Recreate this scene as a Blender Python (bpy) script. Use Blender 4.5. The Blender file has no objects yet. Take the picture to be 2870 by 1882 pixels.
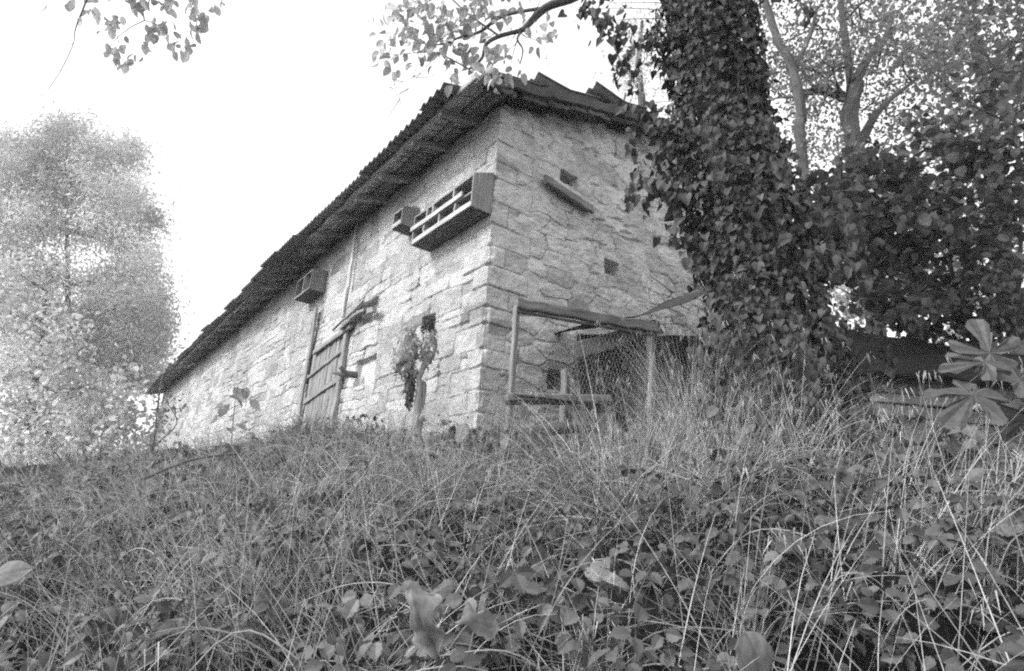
import bpy, math, random
import numpy as np
from mathutils import Vector
rng = np.random.default_rng(11)
random.seed(5)
S = bpy.context.scene
COL = S.collection
A3 = lambda *a: np.array(a, float)
def nrm(v):
    v = np.asarray(v, float)
    return v / np.maximum(np.linalg.norm(v, axis=-1, keepdims=True), 1e-9)

# ------------------------------------------------------------------ camera frame (metres, eye at the origin)
FPX, PIT, ROL = 1600., math.radians(17.3), math.radians(3.5)
_F = A3(0, math.cos(PIT), math.sin(PIT)); _U = A3(0, -math.sin(PIT), math.cos(PIT)); _R = A3(1, 0, 0)
CX = math.cos(ROL)*_R + math.sin(ROL)*_U
CY = -math.sin(ROL)*_R + math.cos(ROL)*_U
def ray(x, y): return _F + CX*(x-1435)/FPX - CY*(y-941)/FPX
def at(x, y, depth):                      # surveyed point: bearing and elevation from the photo, northing in metres
    d = ray(x, y); return d*(depth/d[1])
def proj(P):
    P = np.asarray(P, float); z = P@_F; return 1435+FPX*(P@CX)/z, 941-FPX*(P@CY)/z

# the barn's corner and wall directions
LD = A3(-.60016, .79988, 0); RD = A3(.79988, .60016, 0); NA = -RD; NB = -LD
C0 = A3(-.3483, 6.6, 0)
def WA(u, off, z): return C0 + LD*u + NA*off + A3(0, 0, z)
def WB(t, off, z): return C0 + RD*t + NB*off + A3(0, 0, z)
def onA(x, y, off=0.):
    d = ray(x, y); P = d*(((C0+NA*off)@NA)/(d@NA)); return float((P-C0)@LD), float(P[2])
def onB(x, y, off=0.):
    d = ray(x, y); P = d*(((C0+NB*off)@NB)/(d@NB)); return float((P-C0)@RD), float(P[2])
LEN_A, LEN_B, PITCH, EAVE0 = 31.5, 5.4, .335, 5.48   # wall lengths, roof slope, roof height above wall A

# ------------------------------------------------------------------ noise
def _h(i, j, s):
    n = (i.astype(np.int64)*374761393 + j.astype(np.int64)*668265263 + s*974634541) & 0x7fffffff
    n = ((n ^ (n >> 13))*1274126177) & 0x7fffffff
    return ((n ^ (n >> 16)) & 0xffff)/65535.
def vnoise(x, y, s=0):
    x = np.asarray(x, float); y = np.asarray(y, float)
    i = np.floor(x); j = np.floor(y); a = x-i; b = y-j
    a = a*a*(3-2*a); b = b*b*(3-2*b)
    i = i.astype(np.int64); j = j.astype(np.int64)
    return (_h(i, j, s)*(1-a)+_h(i+1, j, s)*a)*(1-b) + (_h(i, j+1, s)*(1-a)+_h(i+1, j+1, s)*a)*b
def fbm(x, y, o=4, s=0):
    t = 0; a = .5; n = 0
    for k in range(o):
        t = t + a*vnoise(x*2**k, y*2**k, s+k*17); n += a; a *= .5
    return t/n - .5
def sstep(a, b, x):
    t = np.clip((x-a)/(b-a), 0, 1); return t*t*(3-2*t)

# ------------------------------------------------------------------ mesh builder
class MB:
    def __init__(s): s.v = []; s.f = []; s.t = []; s.g = []; s.n = 0; s.sm = []
    def add(s, V, faces, tone=1., guv=None, smooth=True):
        V = np.asarray(V, float).reshape(-1, 3); k = len(V)
        s.v.append(V)
        s.t.append(np.broadcast_to(np.asarray(tone, float), (k,)).copy())
        s.g.append(np.zeros((k, 3)) if guv is None else np.asarray(guv, float).reshape(-1, 3))
        if isinstance(faces, np.ndarray): s.f.append(faces+s.n); s.sm.append((len(faces), smooth))
        else:
            for q in (3, 4, 5, 6, 8):
                ff = [x for x in faces if len(x) == q]
                if ff: s.f.append(np.array(ff, int)+s.n); s.sm.append((len(ff), smooth))
        s.n += k
    def build(s, name, mat, parent=None, origin=None):
        V = np.concatenate(s.v)
        if origin is not None: V = V - np.asarray(origin)
        me = bpy.data.meshes.new(name)
        me.vertices.add(len(V)); me.vertices.foreach_set('co', V.astype(np.float32).ravel())
        lt = np.concatenate([np.full(len(f), f.shape[1]) for f in s.f]); li = np.concatenate([f.ravel() for f in s.f])
        me.loops.add(len(li)); me.loops.foreach_set('vertex_index', li.astype(np.int32))
        me.polygons.add(len(lt)); st = np.concatenate([[0], np.cumsum(lt)[:-1]])
        me.polygons.foreach_set('loop_start', st.astype(np.int32))
        me.polygons.foreach_set('use_smooth', np.concatenate([np.full(n, b) for n, b in s.sm]))
        a = me.attributes.new('tone', 'FLOAT', 'POINT'); a.data.foreach_set('value', np.concatenate(s.t).astype(np.float32))
        a = me.attributes.new('guv', 'FLOAT_VECTOR', 'POINT'); a.data.foreach_set('vector', np.concatenate(s.g).astype(np.float32).ravel())
        me.update(calc_edges=True); me.validate()
        me.materials.append(mat)
        o = bpy.data.objects.new(name, me); COL.objects.link(o)
        if origin is not None and parent is None: o.location = origin
        if parent is not None: o.parent = parent
        return o

def beam(mb, p0, p1, w, h, up=(0, 0, 1), seg=8, jit=.004, tone=1., cham=.15, bow=0.):
    p0 = np.asarray(p0, float); p1 = np.asarray(p1, float); d = p1-p0; L = np.linalg.norm(d); d = d/L
    up = np.asarray(up, float); sx = nrm(np.cross(d, up)); sy = np.cross(sx, d)
    c = cham*min(w, h)
    pr = [(-w/2+c, -h/2), (w/2-c, -h/2), (w/2, -h/2+c), (w/2, h/2-c), (w/2-c, h/2), (-w/2+c, h/2), (-w/2, h/2-c), (-w/2, -h/2+c)]
    V = []; G = []; o = rng.random(3)*50
    for i in range(seg+1):
        t = i/seg; jx, jy = rng.normal(0, jit, 2); e = 1+rng.normal(0, jit*4)
        for a, b in pr:
            V.append(p0+d*L*t+sx*(a*e+jx)+sy*(b*e+jy+bow*math.sin(math.pi*t))+d*(rng.normal(0, jit) if i in (0, seg) else 0))
            G.append(o+A3(L*t, a, b))
    F = [(i*8+k, i*8+(k+1) % 8, i*8+8+(k+1) % 8, i*8+8+k) for i in range(seg) for k in range(8)]
    F += [tuple(range(7, -1, -1)), tuple(seg*8+k for k in range(8))]
    mb.add(V, F, tone, G, smooth=False)

def spline(P, n=6):
    P = np.asarray(P, float); Q = np.vstack([2*P[0]-P[1], P, 2*P[-1]-P[-2]]); out = []
    for i in range(1, len(Q)-2):
        for k in range(n):
            t = k/n; a, b, c, d = Q[i-1], Q[i], Q[i+1], Q[i+2]
            out.append(.5*(2*b+(c-a)*t+(2*a-5*b+4*c-d)*t*t+(3*b-a-3*c+d)*t**3))
    out.append(Q[-2]); return np.array(out)

def tube(mb, P, rad, ns=7, rough=0., tone=1.):
    P = np.asarray(P, float); n = len(P)
    rad = np.interp(np.linspace(0, 1, n), np.linspace(0, 1, len(np.atleast_1d(rad))), np.atleast_1d(rad))
    T = nrm(np.gradient(P, axis=0)); r = A3(.31, .2, .93); X = nrm(np.cross(T, r)); Y = np.cross(T, X)
    th = np.linspace(0, 2*math.pi, ns, endpoint=False); L = np.concatenate([[0], np.cumsum(np.linalg.norm(np.diff(P, axis=0), axis=1))])
    rr = rad[:, None]*(1+rough*(fbm(th[None, :]*1.3+np.zeros((n, 1)), L[:, None]*3+np.zeros((1, ns)), 3, int(rng.integers(99)))*2))
    V = P[:, None]+(np.cos(th)[None, :, None]*X[:, None]+np.sin(th)[None, :, None]*Y[:, None])*rr[:, :, None]
    G = np.stack([np.broadcast_to(L[:, None], (n, ns)), np.cos(th)[None]*rad[:, None], np.sin(th)[None]*rad[:, None]], -1)+rng.random(3)*30
    i = np.arange(n-1)[:, None]*ns; k = np.arange(ns)[None]; k2 = (k+1) % ns
    F = np.stack([i+k, i+k2, i+ns+k2, i+ns+k], -1).reshape(-1, 4)
    mb.add(V.reshape(-1, 3), F, tone, G.reshape(-1, 3))
    mb.add(V[-1], [tuple(range(ns))] if ns in (3, 4, 5, 6, 8) else [(0, a, a+1) for a in range(1, ns-1)], tone, G[-1])

# leaf templates: (verts x across, y along, z up; tris)
def tmpl(half, fold=.25, droop=.2):
    half = np.asarray(half, float); n = len(half); V = []
    ys = np.clip(half[:, 1], 0, 1)
    for (x, y), ry in zip(half, ys): V.append((0, ry, -droop*ry*ry))
    for sgn in (1, -1):
        for (x, y) in half: V.append((sgn*x, y, fold*x-droop*y*y))
    T = []
    for i in range(n-1):
        a, b = i, i+1
        T += [(a, n+a, n+b), (a, n+b, b), (a, 2*n+b, 2*n+a), (a, b, 2*n+b)]
    return np.array(V, float), np.array(T, int)
IVY = tmpl([(0, 0), (.26, -.14), (.46, .02), (.47, .28), (.33, .55), (.16, .8), (0, 1)], .3, .25)
OVAL = tmpl([(0, 0), (.2, .2), (.29, .48), (.2, .78), (0, 1)], .35, .25)
BROAD = tmpl([(0, 0), (.3, .1), (.43, .38), (.36, .68), (.14, .92), (0, 1)], .25, .3)
SERR = tmpl([(0, 0), (.24, .08), (.22, .16), (.37, .28), (.32, .38), (.4, .52), (.3, .6), (.3, .74), (.18, .8), (0, 1)], .3, .2)
SLIM = tmpl([(0, 0), (.1, .3), (.09, .65), (0, 1)], .4, .3)
def star_leaf():
    pts = [(0, .02), (.07, -.06), (.2, -.13), (.33, -.12), (.4, -.02), (.36, .06), (.26, .1), (.16, .17), (.3, .21), (.46, .27), (.56, .36), (.6, .5), (.53, .58), (.42, .54), (.3, .44), (.17, .34), (.1, .32),
           (.11, .5), (.17, .62), (.16, .72), (.2, .83), (.14, .95), (.05, 1.)]
    V = [(0, .22, 0)]; O = pts+[(-x, y) for x, y in pts[::-1][:-1]]
    V += [(x, y, -.22*(x*x+(y-.2)**2)+.04*math.sin(i*1.9)) for i, (x, y) in enumerate(O)]; n = len(O)
    return np.array(V, float), np.array([(0, 1+i, 1+(i+1) % n) for i in range(n)], int)
STAR = star_leaf()

def leaves(mb, T, P, D, N, size, tone, wid=1.):
    V0, F0 = T; n = len(P); k = len(V0)
    D = nrm(D); N = nrm(N - D*np.sum(N*D, -1, keepdims=True)); X = np.cross(D, N)
    s = np.broadcast_to(np.asarray(size, float), (n,))[:, None, None]
    w = np.broadcast_to(np.asarray(wid, float), (n,))[:, None, None]
    V = P[:, None]+s*(V0[None, :, 0:1]*X[:, None]*w+V0[None, :, 1:2]*D[:, None]+V0[None, :, 2:3]*N[:, None])
    F = (F0[None]+(np.arange(n)*k)[:, None, None]).reshape(-1, 3)
    mb.add(V.reshape(-1, 3), F, np.repeat(np.broadcast_to(tone, (n,)), k), None, False)

def rdir(n): return nrm(rng.normal(size=(n, 3)))

def blades(mb, P, D0, L, W, bend, tone, seg=5, grav=None):
    """ribbons that start along D0 and fall over along `bend`"""
    n = len(P); D = nrm(D0); p = P.copy(); side0 = nrm(np.cross(D, rdir(n))); V = []
    bend = np.broadcast_to(np.asarray(bend, float), (n, 3))
    for i in range(seg+1):
        t = i/seg; w = W*(1-t**1.6)*.5+.0004
        V.append(np.stack([p-side0*w[:, None], p+side0*w[:, None]], 1))
        p = p+D*(L/seg)[:, None]; D = nrm(D+bend/seg*(.5+1.3*t))
    V = np.stack(V, 1).reshape(n, -1, 3); k = V.shape[1]
    f = np.array([(2*i, 2*i+1, 2*i+3, 2*i+2) for i in range(seg)])
    mb.add(V.reshape(-1, 3), (f[None]+(np.arange(n)*k)[:, None, None]).reshape(-1, 4), np.repeat(tone, k), None, True)
    return p                                     # the tips

# ------------------------------------------------------------------ materials (the film is black and white: greys only)
def newmat(name):
    m = bpy.data.materials.new(name); m.use_nodes = True; nt = m.node_tree
    b = nt.nodes['Principled BSDF']; return m, nt, b, nt.nodes['Material Output']
def node(nt, t, **k):
    n = nt.nodes.new(t)
    for a, v in k.items(): setattr(n, a, v)
    return n
def math_(nt, op, a, b):
    n = node(nt, 'ShaderNodeMath', operation=op)
    for i, v in enumerate((a, b)):
        if isinstance(v, (int, float)): n.inputs[i].default_value = v
        else: nt.links.new(v, n.inputs[i])
    return n.outputs[0]
def mrange(nt, v, a, b, lo, hi):
    n = node(nt, 'ShaderNodeMapRange'); nt.links.new(v, n.inputs[0])
    for i, x in enumerate((a, b, lo, hi)): n.inputs[i+1].default_value = x
    return n.outputs[0]
def coords(nt, src, scale):
    if src == 'guv': c = node(nt, 'ShaderNodeAttribute', attribute_name='guv').outputs['Vector']
    else: c = node(nt, 'ShaderNodeTexCoord').outputs['Object']
    m = node(nt, 'ShaderNodeMapping'); m.inputs['Scale'].default_value = scale; nt.links.new(c, m.inputs[0]); return m.outputs[0]
def noise(nt, vec, scale, detail=5, rough=.6):
    n = node(nt, 'ShaderNodeTexNoise'); n.inputs['Scale'].default_value = scale; n.inputs['Detail'].default_value = detail
    n.inputs['Roughness'].default_value = rough; nt.links.new(vec, n.inputs['Vector']); return n.outputs[0]
def bump(nt, b, h, strength, dist):
    n = node(nt, 'ShaderNodeBump'); n.inputs['Strength'].default_value = strength; n.inputs['Distance'].default_value = dist
    nt.links.new(h, n.inputs['Height']); nt.links.new(n.outputs[0], b.inputs['Normal'])
def leafmat(name, v, trans=.3, rough=.5, spec=.3):
    m, nt, b, out = newmat(name)
    t = node(nt, 'ShaderNodeAttribute', attribute_name='tone').outputs['Fac']
    n = noise(nt, coords(nt, 'obj', (1, 1, 1)), 45, 2)
    c = math_(nt, 'MULTIPLY', math_(nt, 'MULTIPLY', t, v), mrange(nt, n, .3, .7, .8, 1.2))
    nt.links.new(c, b.inputs['Base Color']); b.inputs['Roughness'].default_value = rough
    b.inputs['Specular IOR Level'].default_value = spec
    if trans > 0:
        tr = node(nt, 'ShaderNodeBsdfTranslucent'); nt.links.new(math_(nt, 'MULTIPLY', c, 1.3), tr.inputs[0])
        mx = node(nt, 'ShaderNodeMixShader'); mx.inputs[0].default_value = trans
        nt.links.new(b.outputs[0], mx.inputs[1]); nt.links.new(tr.outputs[0], mx.inputs[2]); nt.links.new(mx.outputs[0], out.inputs[0])
    return m
def woodmat(name, v, lo=.55, hi=1.3, bmp=.5, gs=(2.5, 45, 45)):
    m, nt, b, out = newmat(name)
    t = node(nt, 'ShaderNodeAttribute', attribute_name='tone').outputs['Fac']
    n1 = noise(nt, coords(nt, 'guv', gs), 1., 6, .65); n2 = noise(nt, coords(nt, 'guv', (3, 6, 6)), 1., 3)
    c = math_(nt, 'MULTIPLY', math_(nt, 'MULTIPLY', t, v), math_(nt, 'MULTIPLY', mrange(nt, n1, .3, .7, lo, hi), mrange(nt, n2, .3, .7, .75, 1.2)))
    nt.links.new(c, b.inputs['Base Color']); b.inputs['Roughness'].default_value = .85; b.inputs['Specular IOR Level'].default_value = .2
    bump(nt, b, n1, bmp, .004); return m
def stonemat(name, v):
    m, nt, b, out = newmat(name)
    t = node(nt, 'ShaderNodeAttribute', attribute_name='tone').outputs['Fac']
    o = coords(nt, 'obj', (1, 1, 1))
    n1 = noise(nt, o, 9, 8, .7); n2 = noise(nt, o, 60, 4, .7); n3 = noise(nt, o, 1.3, 3)
    c = math_(nt, 'MULTIPLY', math_(nt, 'MULTIPLY', t, v), math_(nt, 'MULTIPLY', mrange(nt, n1, .3, .7, .78, 1.18), math_(nt, 'MULTIPLY', mrange(nt, n2, .3, .7, .86, 1.12), mrange(nt, n3, .3, .7, .9, 1.08))))
    nt.links.new(c, b.inputs['Base Color']); b.inputs['Roughness'].default_value = .95; b.inputs['Specular IOR Level'].default_value = .1
    bump(nt, b, math_(nt, 'ADD', n1, math_(nt, 'MULTIPLY', n2, .6)), .9, .024); return m

M = dict(
    stone=stonemat('rubble_stone', .50), rock=stonemat('pale_rock', .32),
    soil=stonemat('soil', .018),
    wood=woodmat('weathered_wood', .24), palewood=woodmat('bleached_wood', .36), darkwood=woodmat('dark_old_wood', .13),
    sheet=stonemat('fibre_cement', .22), felt=woodmat('tarred_felt', .018, .7, 1.2, .2, (3, 6, 6)), iron=woodmat('rusty_iron', .06),
    bark=woodmat('bark', .13, .4, 1.5, .9, (4, 22, 22)), barkpale=woodmat('pale_bark', .085, .5, 1.4, .9, (4, 18, 18)),
    ivy=leafmat('ivy_leaf', .055, .08, .58, .25), grass=leafmat('grass_blade', .33, .12, .6, .2), bramble=leafmat('bramble_leaf', .075, .06, .5, .3),
    dark=leafmat('dark_foliage', .085, .25, .5, .3), mid=leafmat('mid_foliage', .16, .4, .5, .25), pale=leafmat('pale_foliage', .46, .5, .6, .2),
    over=leafmat('overhead_leaf', .30, .66, .5, .2), fig=leafmat('fig_leaf', .16, .2, .6, .2), dry=leafmat('dry_leaf', .32, .2, .7, .1), shag=leafmat('shaggy_growth', .42, .2, .8, .1), hedge=leafmat('shrub_foliage', .50, .45, .6, .2),
    cane=leafmat('cane', .26, 0, .7, .2), wire=leafmat('galvanised_wire', .24, 0, .5, .4), straw=leafmat('dark_straw', .10, .1, .8, .1))

# ------------------------------------------------------------------ tagging
def tag(o, label=None, cat=None, group=None, kind=None):
    for k, v in (('label', label), ('category', cat), ('group', group), ('kind', kind)):
        if v: o[k] = v
    return o
def thing(name, label, cat, loc, group=None):
    o = bpy.data.objects.new(name, None); COL.objects.link(o); o.location = loc; o.empty_display_size = .2
    return tag(o, label, cat, group)

# ------------------------------------------------------------------ ground
PITS = [(at(px_, py_, d_)[:2], r_*1.3, h_) for px_, py_, d_, r_, h_ in ((580, 1740, 1.85, .15, .22), (470, 1790, 1.75, .12, .2), (1270, 1780, 1.72, .11, .2), (1440, 1700, 1.9, .09, .15), (30, 1690, 2.0, .14, .2), (560, 1420, 3.2, .13, .18), (500, 1400, 3.2, .10, .15), (960, 1500, 2.6, .12, .18), (2330, 1690, 1.9, .14, .2), (2440, 1760, 1.75, .12, .2), (2720, 1215, 3.0, .22, .2), (2600, 1440, 2.6, .1, .16), (1690, 1500, 2.6, .10, .16), (1840, 1640, 2.1, .10, .16), (800, 1640, 2.1, .12, .2), (1060, 1780, 1.7, .1, .18), (2080, 1480, 2.7, .09, .15), (220, 1480, 2.7, .12, .18), (1500, 1400, 3.3, .12, .16), (2250, 1420, 3.0, .12, .16))]
def in_pit(x, y):
    m = np.zeros(np.shape(x), bool)
    for c, r, h in PITS: m |= ((x-c[0])/1.3)**2+(y-c[1])**2 < (r*.95)**2
    return m
def ground_z(x, y, rough=True):
    x = np.asarray(x, float); y = np.asarray(y, float)
    d = y+.28*np.clip(x, 0, 6)
    z = np.interp(d, [-30, -6, 0, 1.7, 3, 4, 5, 6, 6.8, 8, 15, 30, 60, 400], [-8, -3.2, -1.15, -.5, -.15, .12, .36, .58, .72, .80, .98, 1.3, 1.1, -2])
    s = (x-C0[0])*NA[0]+(y-C0[1])*NA[1]
    z = z-.20*np.clip(s-1.1, 0, 6.5)*sstep(-2, 3, y)+.16*sstep(.6, 1.8, x)*sstep(2, 4, y)*(1-.9*sstep(2.3, 3.2, x))
    if rough: z = z+(fbm(x*1.1, y*1.1, 3, 3)*.28+fbm(x*2.4, y*2.4, 2, 13)*.30*sstep(6.5, 3.5, np.hypot(x, y)))*sstep(60, 12, np.hypot(x, y))
    for c, r, h in PITS: z = z-1.3*h*np.exp(-(((x-c[0])/1.3)**2+(y-c[1])**2)/(r*r)*1.1)
    return z
gx = np.concatenate([np.linspace(-85, -14, 20), np.linspace(-13.5, 13.5, 330), np.linspace(14, 85, 20)])
gy = np.concatenate([np.linspace(-40, -6, 12), np.linspace(-5, 12, 260), np.linspace(12.5, 40, 40), np.linspace(45, 90, 10)])
GX, GY = np.meshgrid(gx, gy, indexing='ij')
mb = MB(); nx, ny = GX.shape
i = np.arange(nx-1)[:, None]*ny; k = np.arange(ny-1)[None]
mb.add(np.stack([GX, GY, ground_z(GX, GY)], -1).reshape(-1, 3), np.stack([i+k, i+ny+k, i+ny+k+1, i+k+1], -1).reshape(-1, 4))
g = mb.build('ground', M['soil']); g['kind'] = 'structure'

# ------------------------------------------------------------------ barn
barn = thing('stone_barn', 'long pale rubble stone barn with corrugated roof and boarded door above the bank', 'barn', C0+A3(0, 0, 1.05))
BO = np.array(barn.location)
QZ = np.cumsum(np.random.default_rng(3).uniform(.20, .37, 40))-.2
def stone_pattern(u, z, seed, slaty):
    """height (m) and tone of a rubble wall with smeared joints"""
    wu = u+.18*fbm(u*1.1, z*1.1, 3, seed+1)+.03*fbm(u*6, z*6, 2, seed+4); wz = z+.16*fbm(u*.8, z*.9, 3, seed+2)+.05*fbm(u*4, z*4, 2, seed+3)
    if slaty:                                  # uncoursed: irregular cells
        gu, gz = .46, .22; iu = np.floor(wu/gu); iz = np.floor(wz/gz); best = np.full(u.shape, 9.); sec = best.copy(); idu = iu*0; idz = iu*0; ox = iu*0.; oz = iu*0.
        for a in (-1, 0, 1):
            for b in (-1, 0, 1):
                ci, cj = iu+a, iz+b; sx = ci+.12+.76*_h(ci, cj, seed+40); sz = cj+.12+.76*_h(ci, cj, seed+41); wt = .75+.5*_h(ci, cj, seed+42)
                dx = wu/gu-sx; dz = (wz/gz-sz); dd = np.sqrt(dx*dx+dz*dz)/wt; new = dd < best
                sec = np.where(new, best, np.minimum(sec, dd)); idu = np.where(new, ci, idu); idz = np.where(new, cj, idz); ox = np.where(new, dx*gu, ox); oz = np.where(new, dz*gz, oz); best = np.where(new, dd, best)
        d = (sec-best)*.13; idn = lambda k: _h(idu, idz, seed+k); cu_, cz_ = ox, oz
    else:
        r2 = np.random.default_rng(seed)
        hs = r2.uniform(.17, .40, 60); cz = np.cumsum(hs)-.6
        ci = np.clip(np.searchsorted(cz, wz), 1, 59); lo = cz[ci-1]; hi = cz[ci]
        lens = r2.uniform(.25, .8, (60, 160))*(.6+1.4*hs[:, None]); cu = np.cumsum(lens, 1)-1.5-r2.random((60, 1))
        bi = np.zeros(u.shape, int); ul = np.zeros(u.shape); uh = np.zeros(u.shape)
        for c in np.unique(ci):
            m = ci == c; b = np.clip(np.searchsorted(cu[c], wu[m]), 1, 159); bi[m] = b; ul[m] = cu[c][b-1]; uh[m] = cu[c][b]
        sp = _h(ci, bi, seed+5) < .3; mid = lo+(hi-lo)*(.35+.3*_h(ci, bi, seed+6)); up = sp & (wz > mid)
        lo = np.where(up, mid, lo); hi = np.where(sp & ~up, mid, hi); sub = up.astype(int)
        idn = lambda k: _h(ci*3+sub, bi, seed+k)
        du = np.minimum(wu-ul, uh-wu); dz = np.minimum(wz-lo, hi-wz)
        d = np.minimum(du, dz)-.5*np.clip(.06-du, 0, 1)*np.clip(.06-dz, 0, 1)/.06
        cu_ = (wu-(ul+uh)/2); cz_ = (wz-(lo+hi)/2)
    d = d+.014*fbm(u*14, z*14, 3, seed+9)
    w = .005+.011*np.clip(.5+1.6*fbm(u*1.7, z*1.7, 3, seed+10), 0, 1)
    face = sstep(0, w, d)
    smear = np.clip((.30 if slaty else .44)+2.3*fbm(u*1.1, z*1.1, 3, seed+11), .02, 1)          # where mortar fills the joints flush
    h = (idn(20)-.5)*.034+cu_*(idn(21)-.5)*.04+cz_*(idn(22)-.5)*.05-.015*(cz_**2+.3*cu_**2)
    h = h*face*(.35+.65*smear)-(1-face)*.05*smear
    sk = z*.35*(1 if slaty else -.2)
    st = fbm(u*4+sk*3, z*13-u*1.2, 4, seed+12)
    h = h+(.026 if slaty else .011)*st+.024*fbm(u*9, z*11, 3, seed+13)+.012*fbm(u*30, z*34, 2, seed+16)
    if slaty: h = h-.035*sstep(.12, .19, fbm(u*3.0+z*.7, z*12-u*2.2, 3, seed+14))*sstep(-.15, .15, fbm(u*1.3, z*1.3, 2, seed+18))+.03*fbm(u*5, z*6, 3, seed+24)
    tone = .96+.40*(idn(30)-.5)
    # squared cornerstones, long and short by turns, shared by both faces
    kq = np.clip(np.searchsorted(QZ, z), 1, len(QZ)-1); ql = np.where((kq+int(slaty)) % 2 == 0, .60, .30)+.16*(_h(kq, kq*0+int(slaty), 5)-.5); ue = ql+.03*fbm(z*9, u*3, 2, 6)
    zz_ = z+.02*fbm(u*5, z*3, 2, 7); dq = np.minimum(np.minimum(zz_-QZ[kq-1], QZ[kq]-zz_), ue-u)+.010*fbm(u*14, z*14, 3, seed+9); inq = sstep(-.012, .004, ue-u)
    fq = sstep(0, .014, dq); hq = ((_h(kq, kq*0, 8)-.4)*.03+(_h(kq, kq*0+3, 8)-.5)*.06*(z-(QZ[kq-1]+QZ[kq])/2)+.014*fbm(u*9, z*11, 3, seed+13)+.010*fbm(u*28, z*32, 2, seed+16)+.016*st)*fq-(1-fq)*.026
    h = h*(1-inq)+hq*inq; face = face*(1-inq)+fq*inq; tone = tone*(1-inq)+(1.0+.2*(_h(kq, kq*0+9, 8)-.5))*inq
    tone = np.where(idn(31) < .06, tone*.66, tone)
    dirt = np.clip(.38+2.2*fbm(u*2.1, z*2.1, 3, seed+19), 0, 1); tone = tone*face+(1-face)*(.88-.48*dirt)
    tone = tone*(1+.42*fbm(u*.8, z*.8, 4, seed+15))*(1+(.45 if slaty else .25)*fbm(u*7, z*9, 3, seed+21))
    return h, tone
ZB = .35
def edge_notch(z):
    kq = np.clip(np.searchsorted(QZ, z), 1, len(QZ)-1); d = np.minimum(z-QZ[kq-1], QZ[kq]-z)
    return .03*(_h(kq, kq*0+1, 8)-.45)+.035*(1-sstep(0, .035, d))+.05*np.clip(fbm(z*7, z*0+.7, 3, 9)*2, -.3, 1)
holesB = []                                   # (t0,t1,z0,z1,depth)
def hole_b(p0, p1, d): a = onB(*p0); b = onB(*p1); holesB.append((min(a[0], b[0]), max(a[0], b[0]), min(a[1], b[1]), max(a[1], b[1]), d))
hole_b((1573, 476), (1617, 528), .5); hole_b((1697, 726), (1735, 778), .5)
hole_b((1540, 1036), (1597, 1100), .5); hole_b((1462, 366), (1497, 392), .06)
holesA = []
def hole_a(p0, p1, d): a = onA(*p0); b = onA(*p1); holesA.append((min(a[0], b[0]), max(a[0], b[0]), min(a[1], b[1]), max(a[1], b[1]), d))
hole_a((1018, 855), (1052, 893), .14); hole_a((1000, 1015), (1046, 1068), .10); hole_a((1187, 893), (1214, 930), .25)
hole_a((1030, 690), (1060, 735), .0)
mb = MB()
# wall A
ua = np.concatenate([np.linspace(0, 9, 820), 9+22.5*(np.linspace(0, 1, 260)[1:])**1.35]); vz = np.linspace(0, 1, 430)
U, V_ = np.meshgrid(ua, vz, indexing='ij'); Z = ZB+V_*(5.40-ZB)
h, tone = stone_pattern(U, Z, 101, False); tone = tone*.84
for (a, b, c, d, dep) in holesA:
    m = sstep(-.015, .015, U-a)*sstep(-.015, .015, b-U)*sstep(-.015, .015, Z-c)*sstep(-.015, .015, d-Z); h = h*(1-m)-dep*m
e = edge_notch(Z); bl = sstep(.0, .09, U)
P = C0+LD*U[..., None]+NA*(h*bl)[..., None]+(-NA-NB)*(e*(1-bl))[..., None]; P[..., 2] = Z
n0, n1 = U.shape; i = np.arange(n0-1)[:, None]*n1; k = np.arange(n1-1)[None]
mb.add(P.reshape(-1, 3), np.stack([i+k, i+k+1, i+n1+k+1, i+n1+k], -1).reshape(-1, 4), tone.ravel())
# wall B (gable, its head follows the roof slope)
tb = np.concatenate([np.linspace(0, 4.2, 430), np.linspace(4.2, LEN_B, 60)[1:]]); vz = np.linspace(0, 1, 500)
U, V_ = np.meshgrid(tb, vz, indexing='ij'); ZT = 5.40+PITCH*U+.05*fbm(U*3, U*0, 2, 5); Z = ZB+V_*(ZT-ZB)
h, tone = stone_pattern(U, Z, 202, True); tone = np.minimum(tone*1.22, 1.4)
h = h+.05*sstep(ZT-.45, ZT-.1, Z)*fbm(U*5, Z*5, 2, 8)*3
for (a, b, c, d, dep) in holesB:
    wob = .03*fbm(U*9, Z*9, 2, 4)
    m = sstep(-.015, .015, U-a+wob)*sstep(-.015, .015, b-U+wob)*sstep(-.015, .015, Z-c+wob)*sstep(-.015, .015, d-Z+wob); h = h*(1-m)-dep*m
e = edge_notch(Z); bl = sstep(.0, .09, U)
P = C0+RD*U[..., None]+NB*(h*bl)[..., None]+(-NA-NB)*(e*(1-bl))[..., None]; P[..., 2] = Z
n0, n1 = U.shape; i = np.arange(n0-1)[:, None]*n1; k = np.arange(n1-1)[None]
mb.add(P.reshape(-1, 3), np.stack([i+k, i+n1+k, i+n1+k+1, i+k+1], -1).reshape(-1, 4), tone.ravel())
# back walls, plain
for (p, q) in ((WB(LEN_B, 0, 0), WB(LEN_B, 0, 0)+LD*LEN_A), (WA(LEN_A, 0, 0), WA(LEN_A, 0, 0)+RD*LEN_B)):
    hb = 5.4+PITCH*LEN_B if p[0] > 0 else 5.4
    mb.add([p+A3(0, 0, ZB), q+A3(0, 0, ZB), q+A3(0, 0, 5.4+PITCH*LEN_B), p+A3(0, 0, hb)], [(0, 1, 2, 3)], .85)
wall = mb.build('wall', M['stone'], barn, BO)

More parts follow.
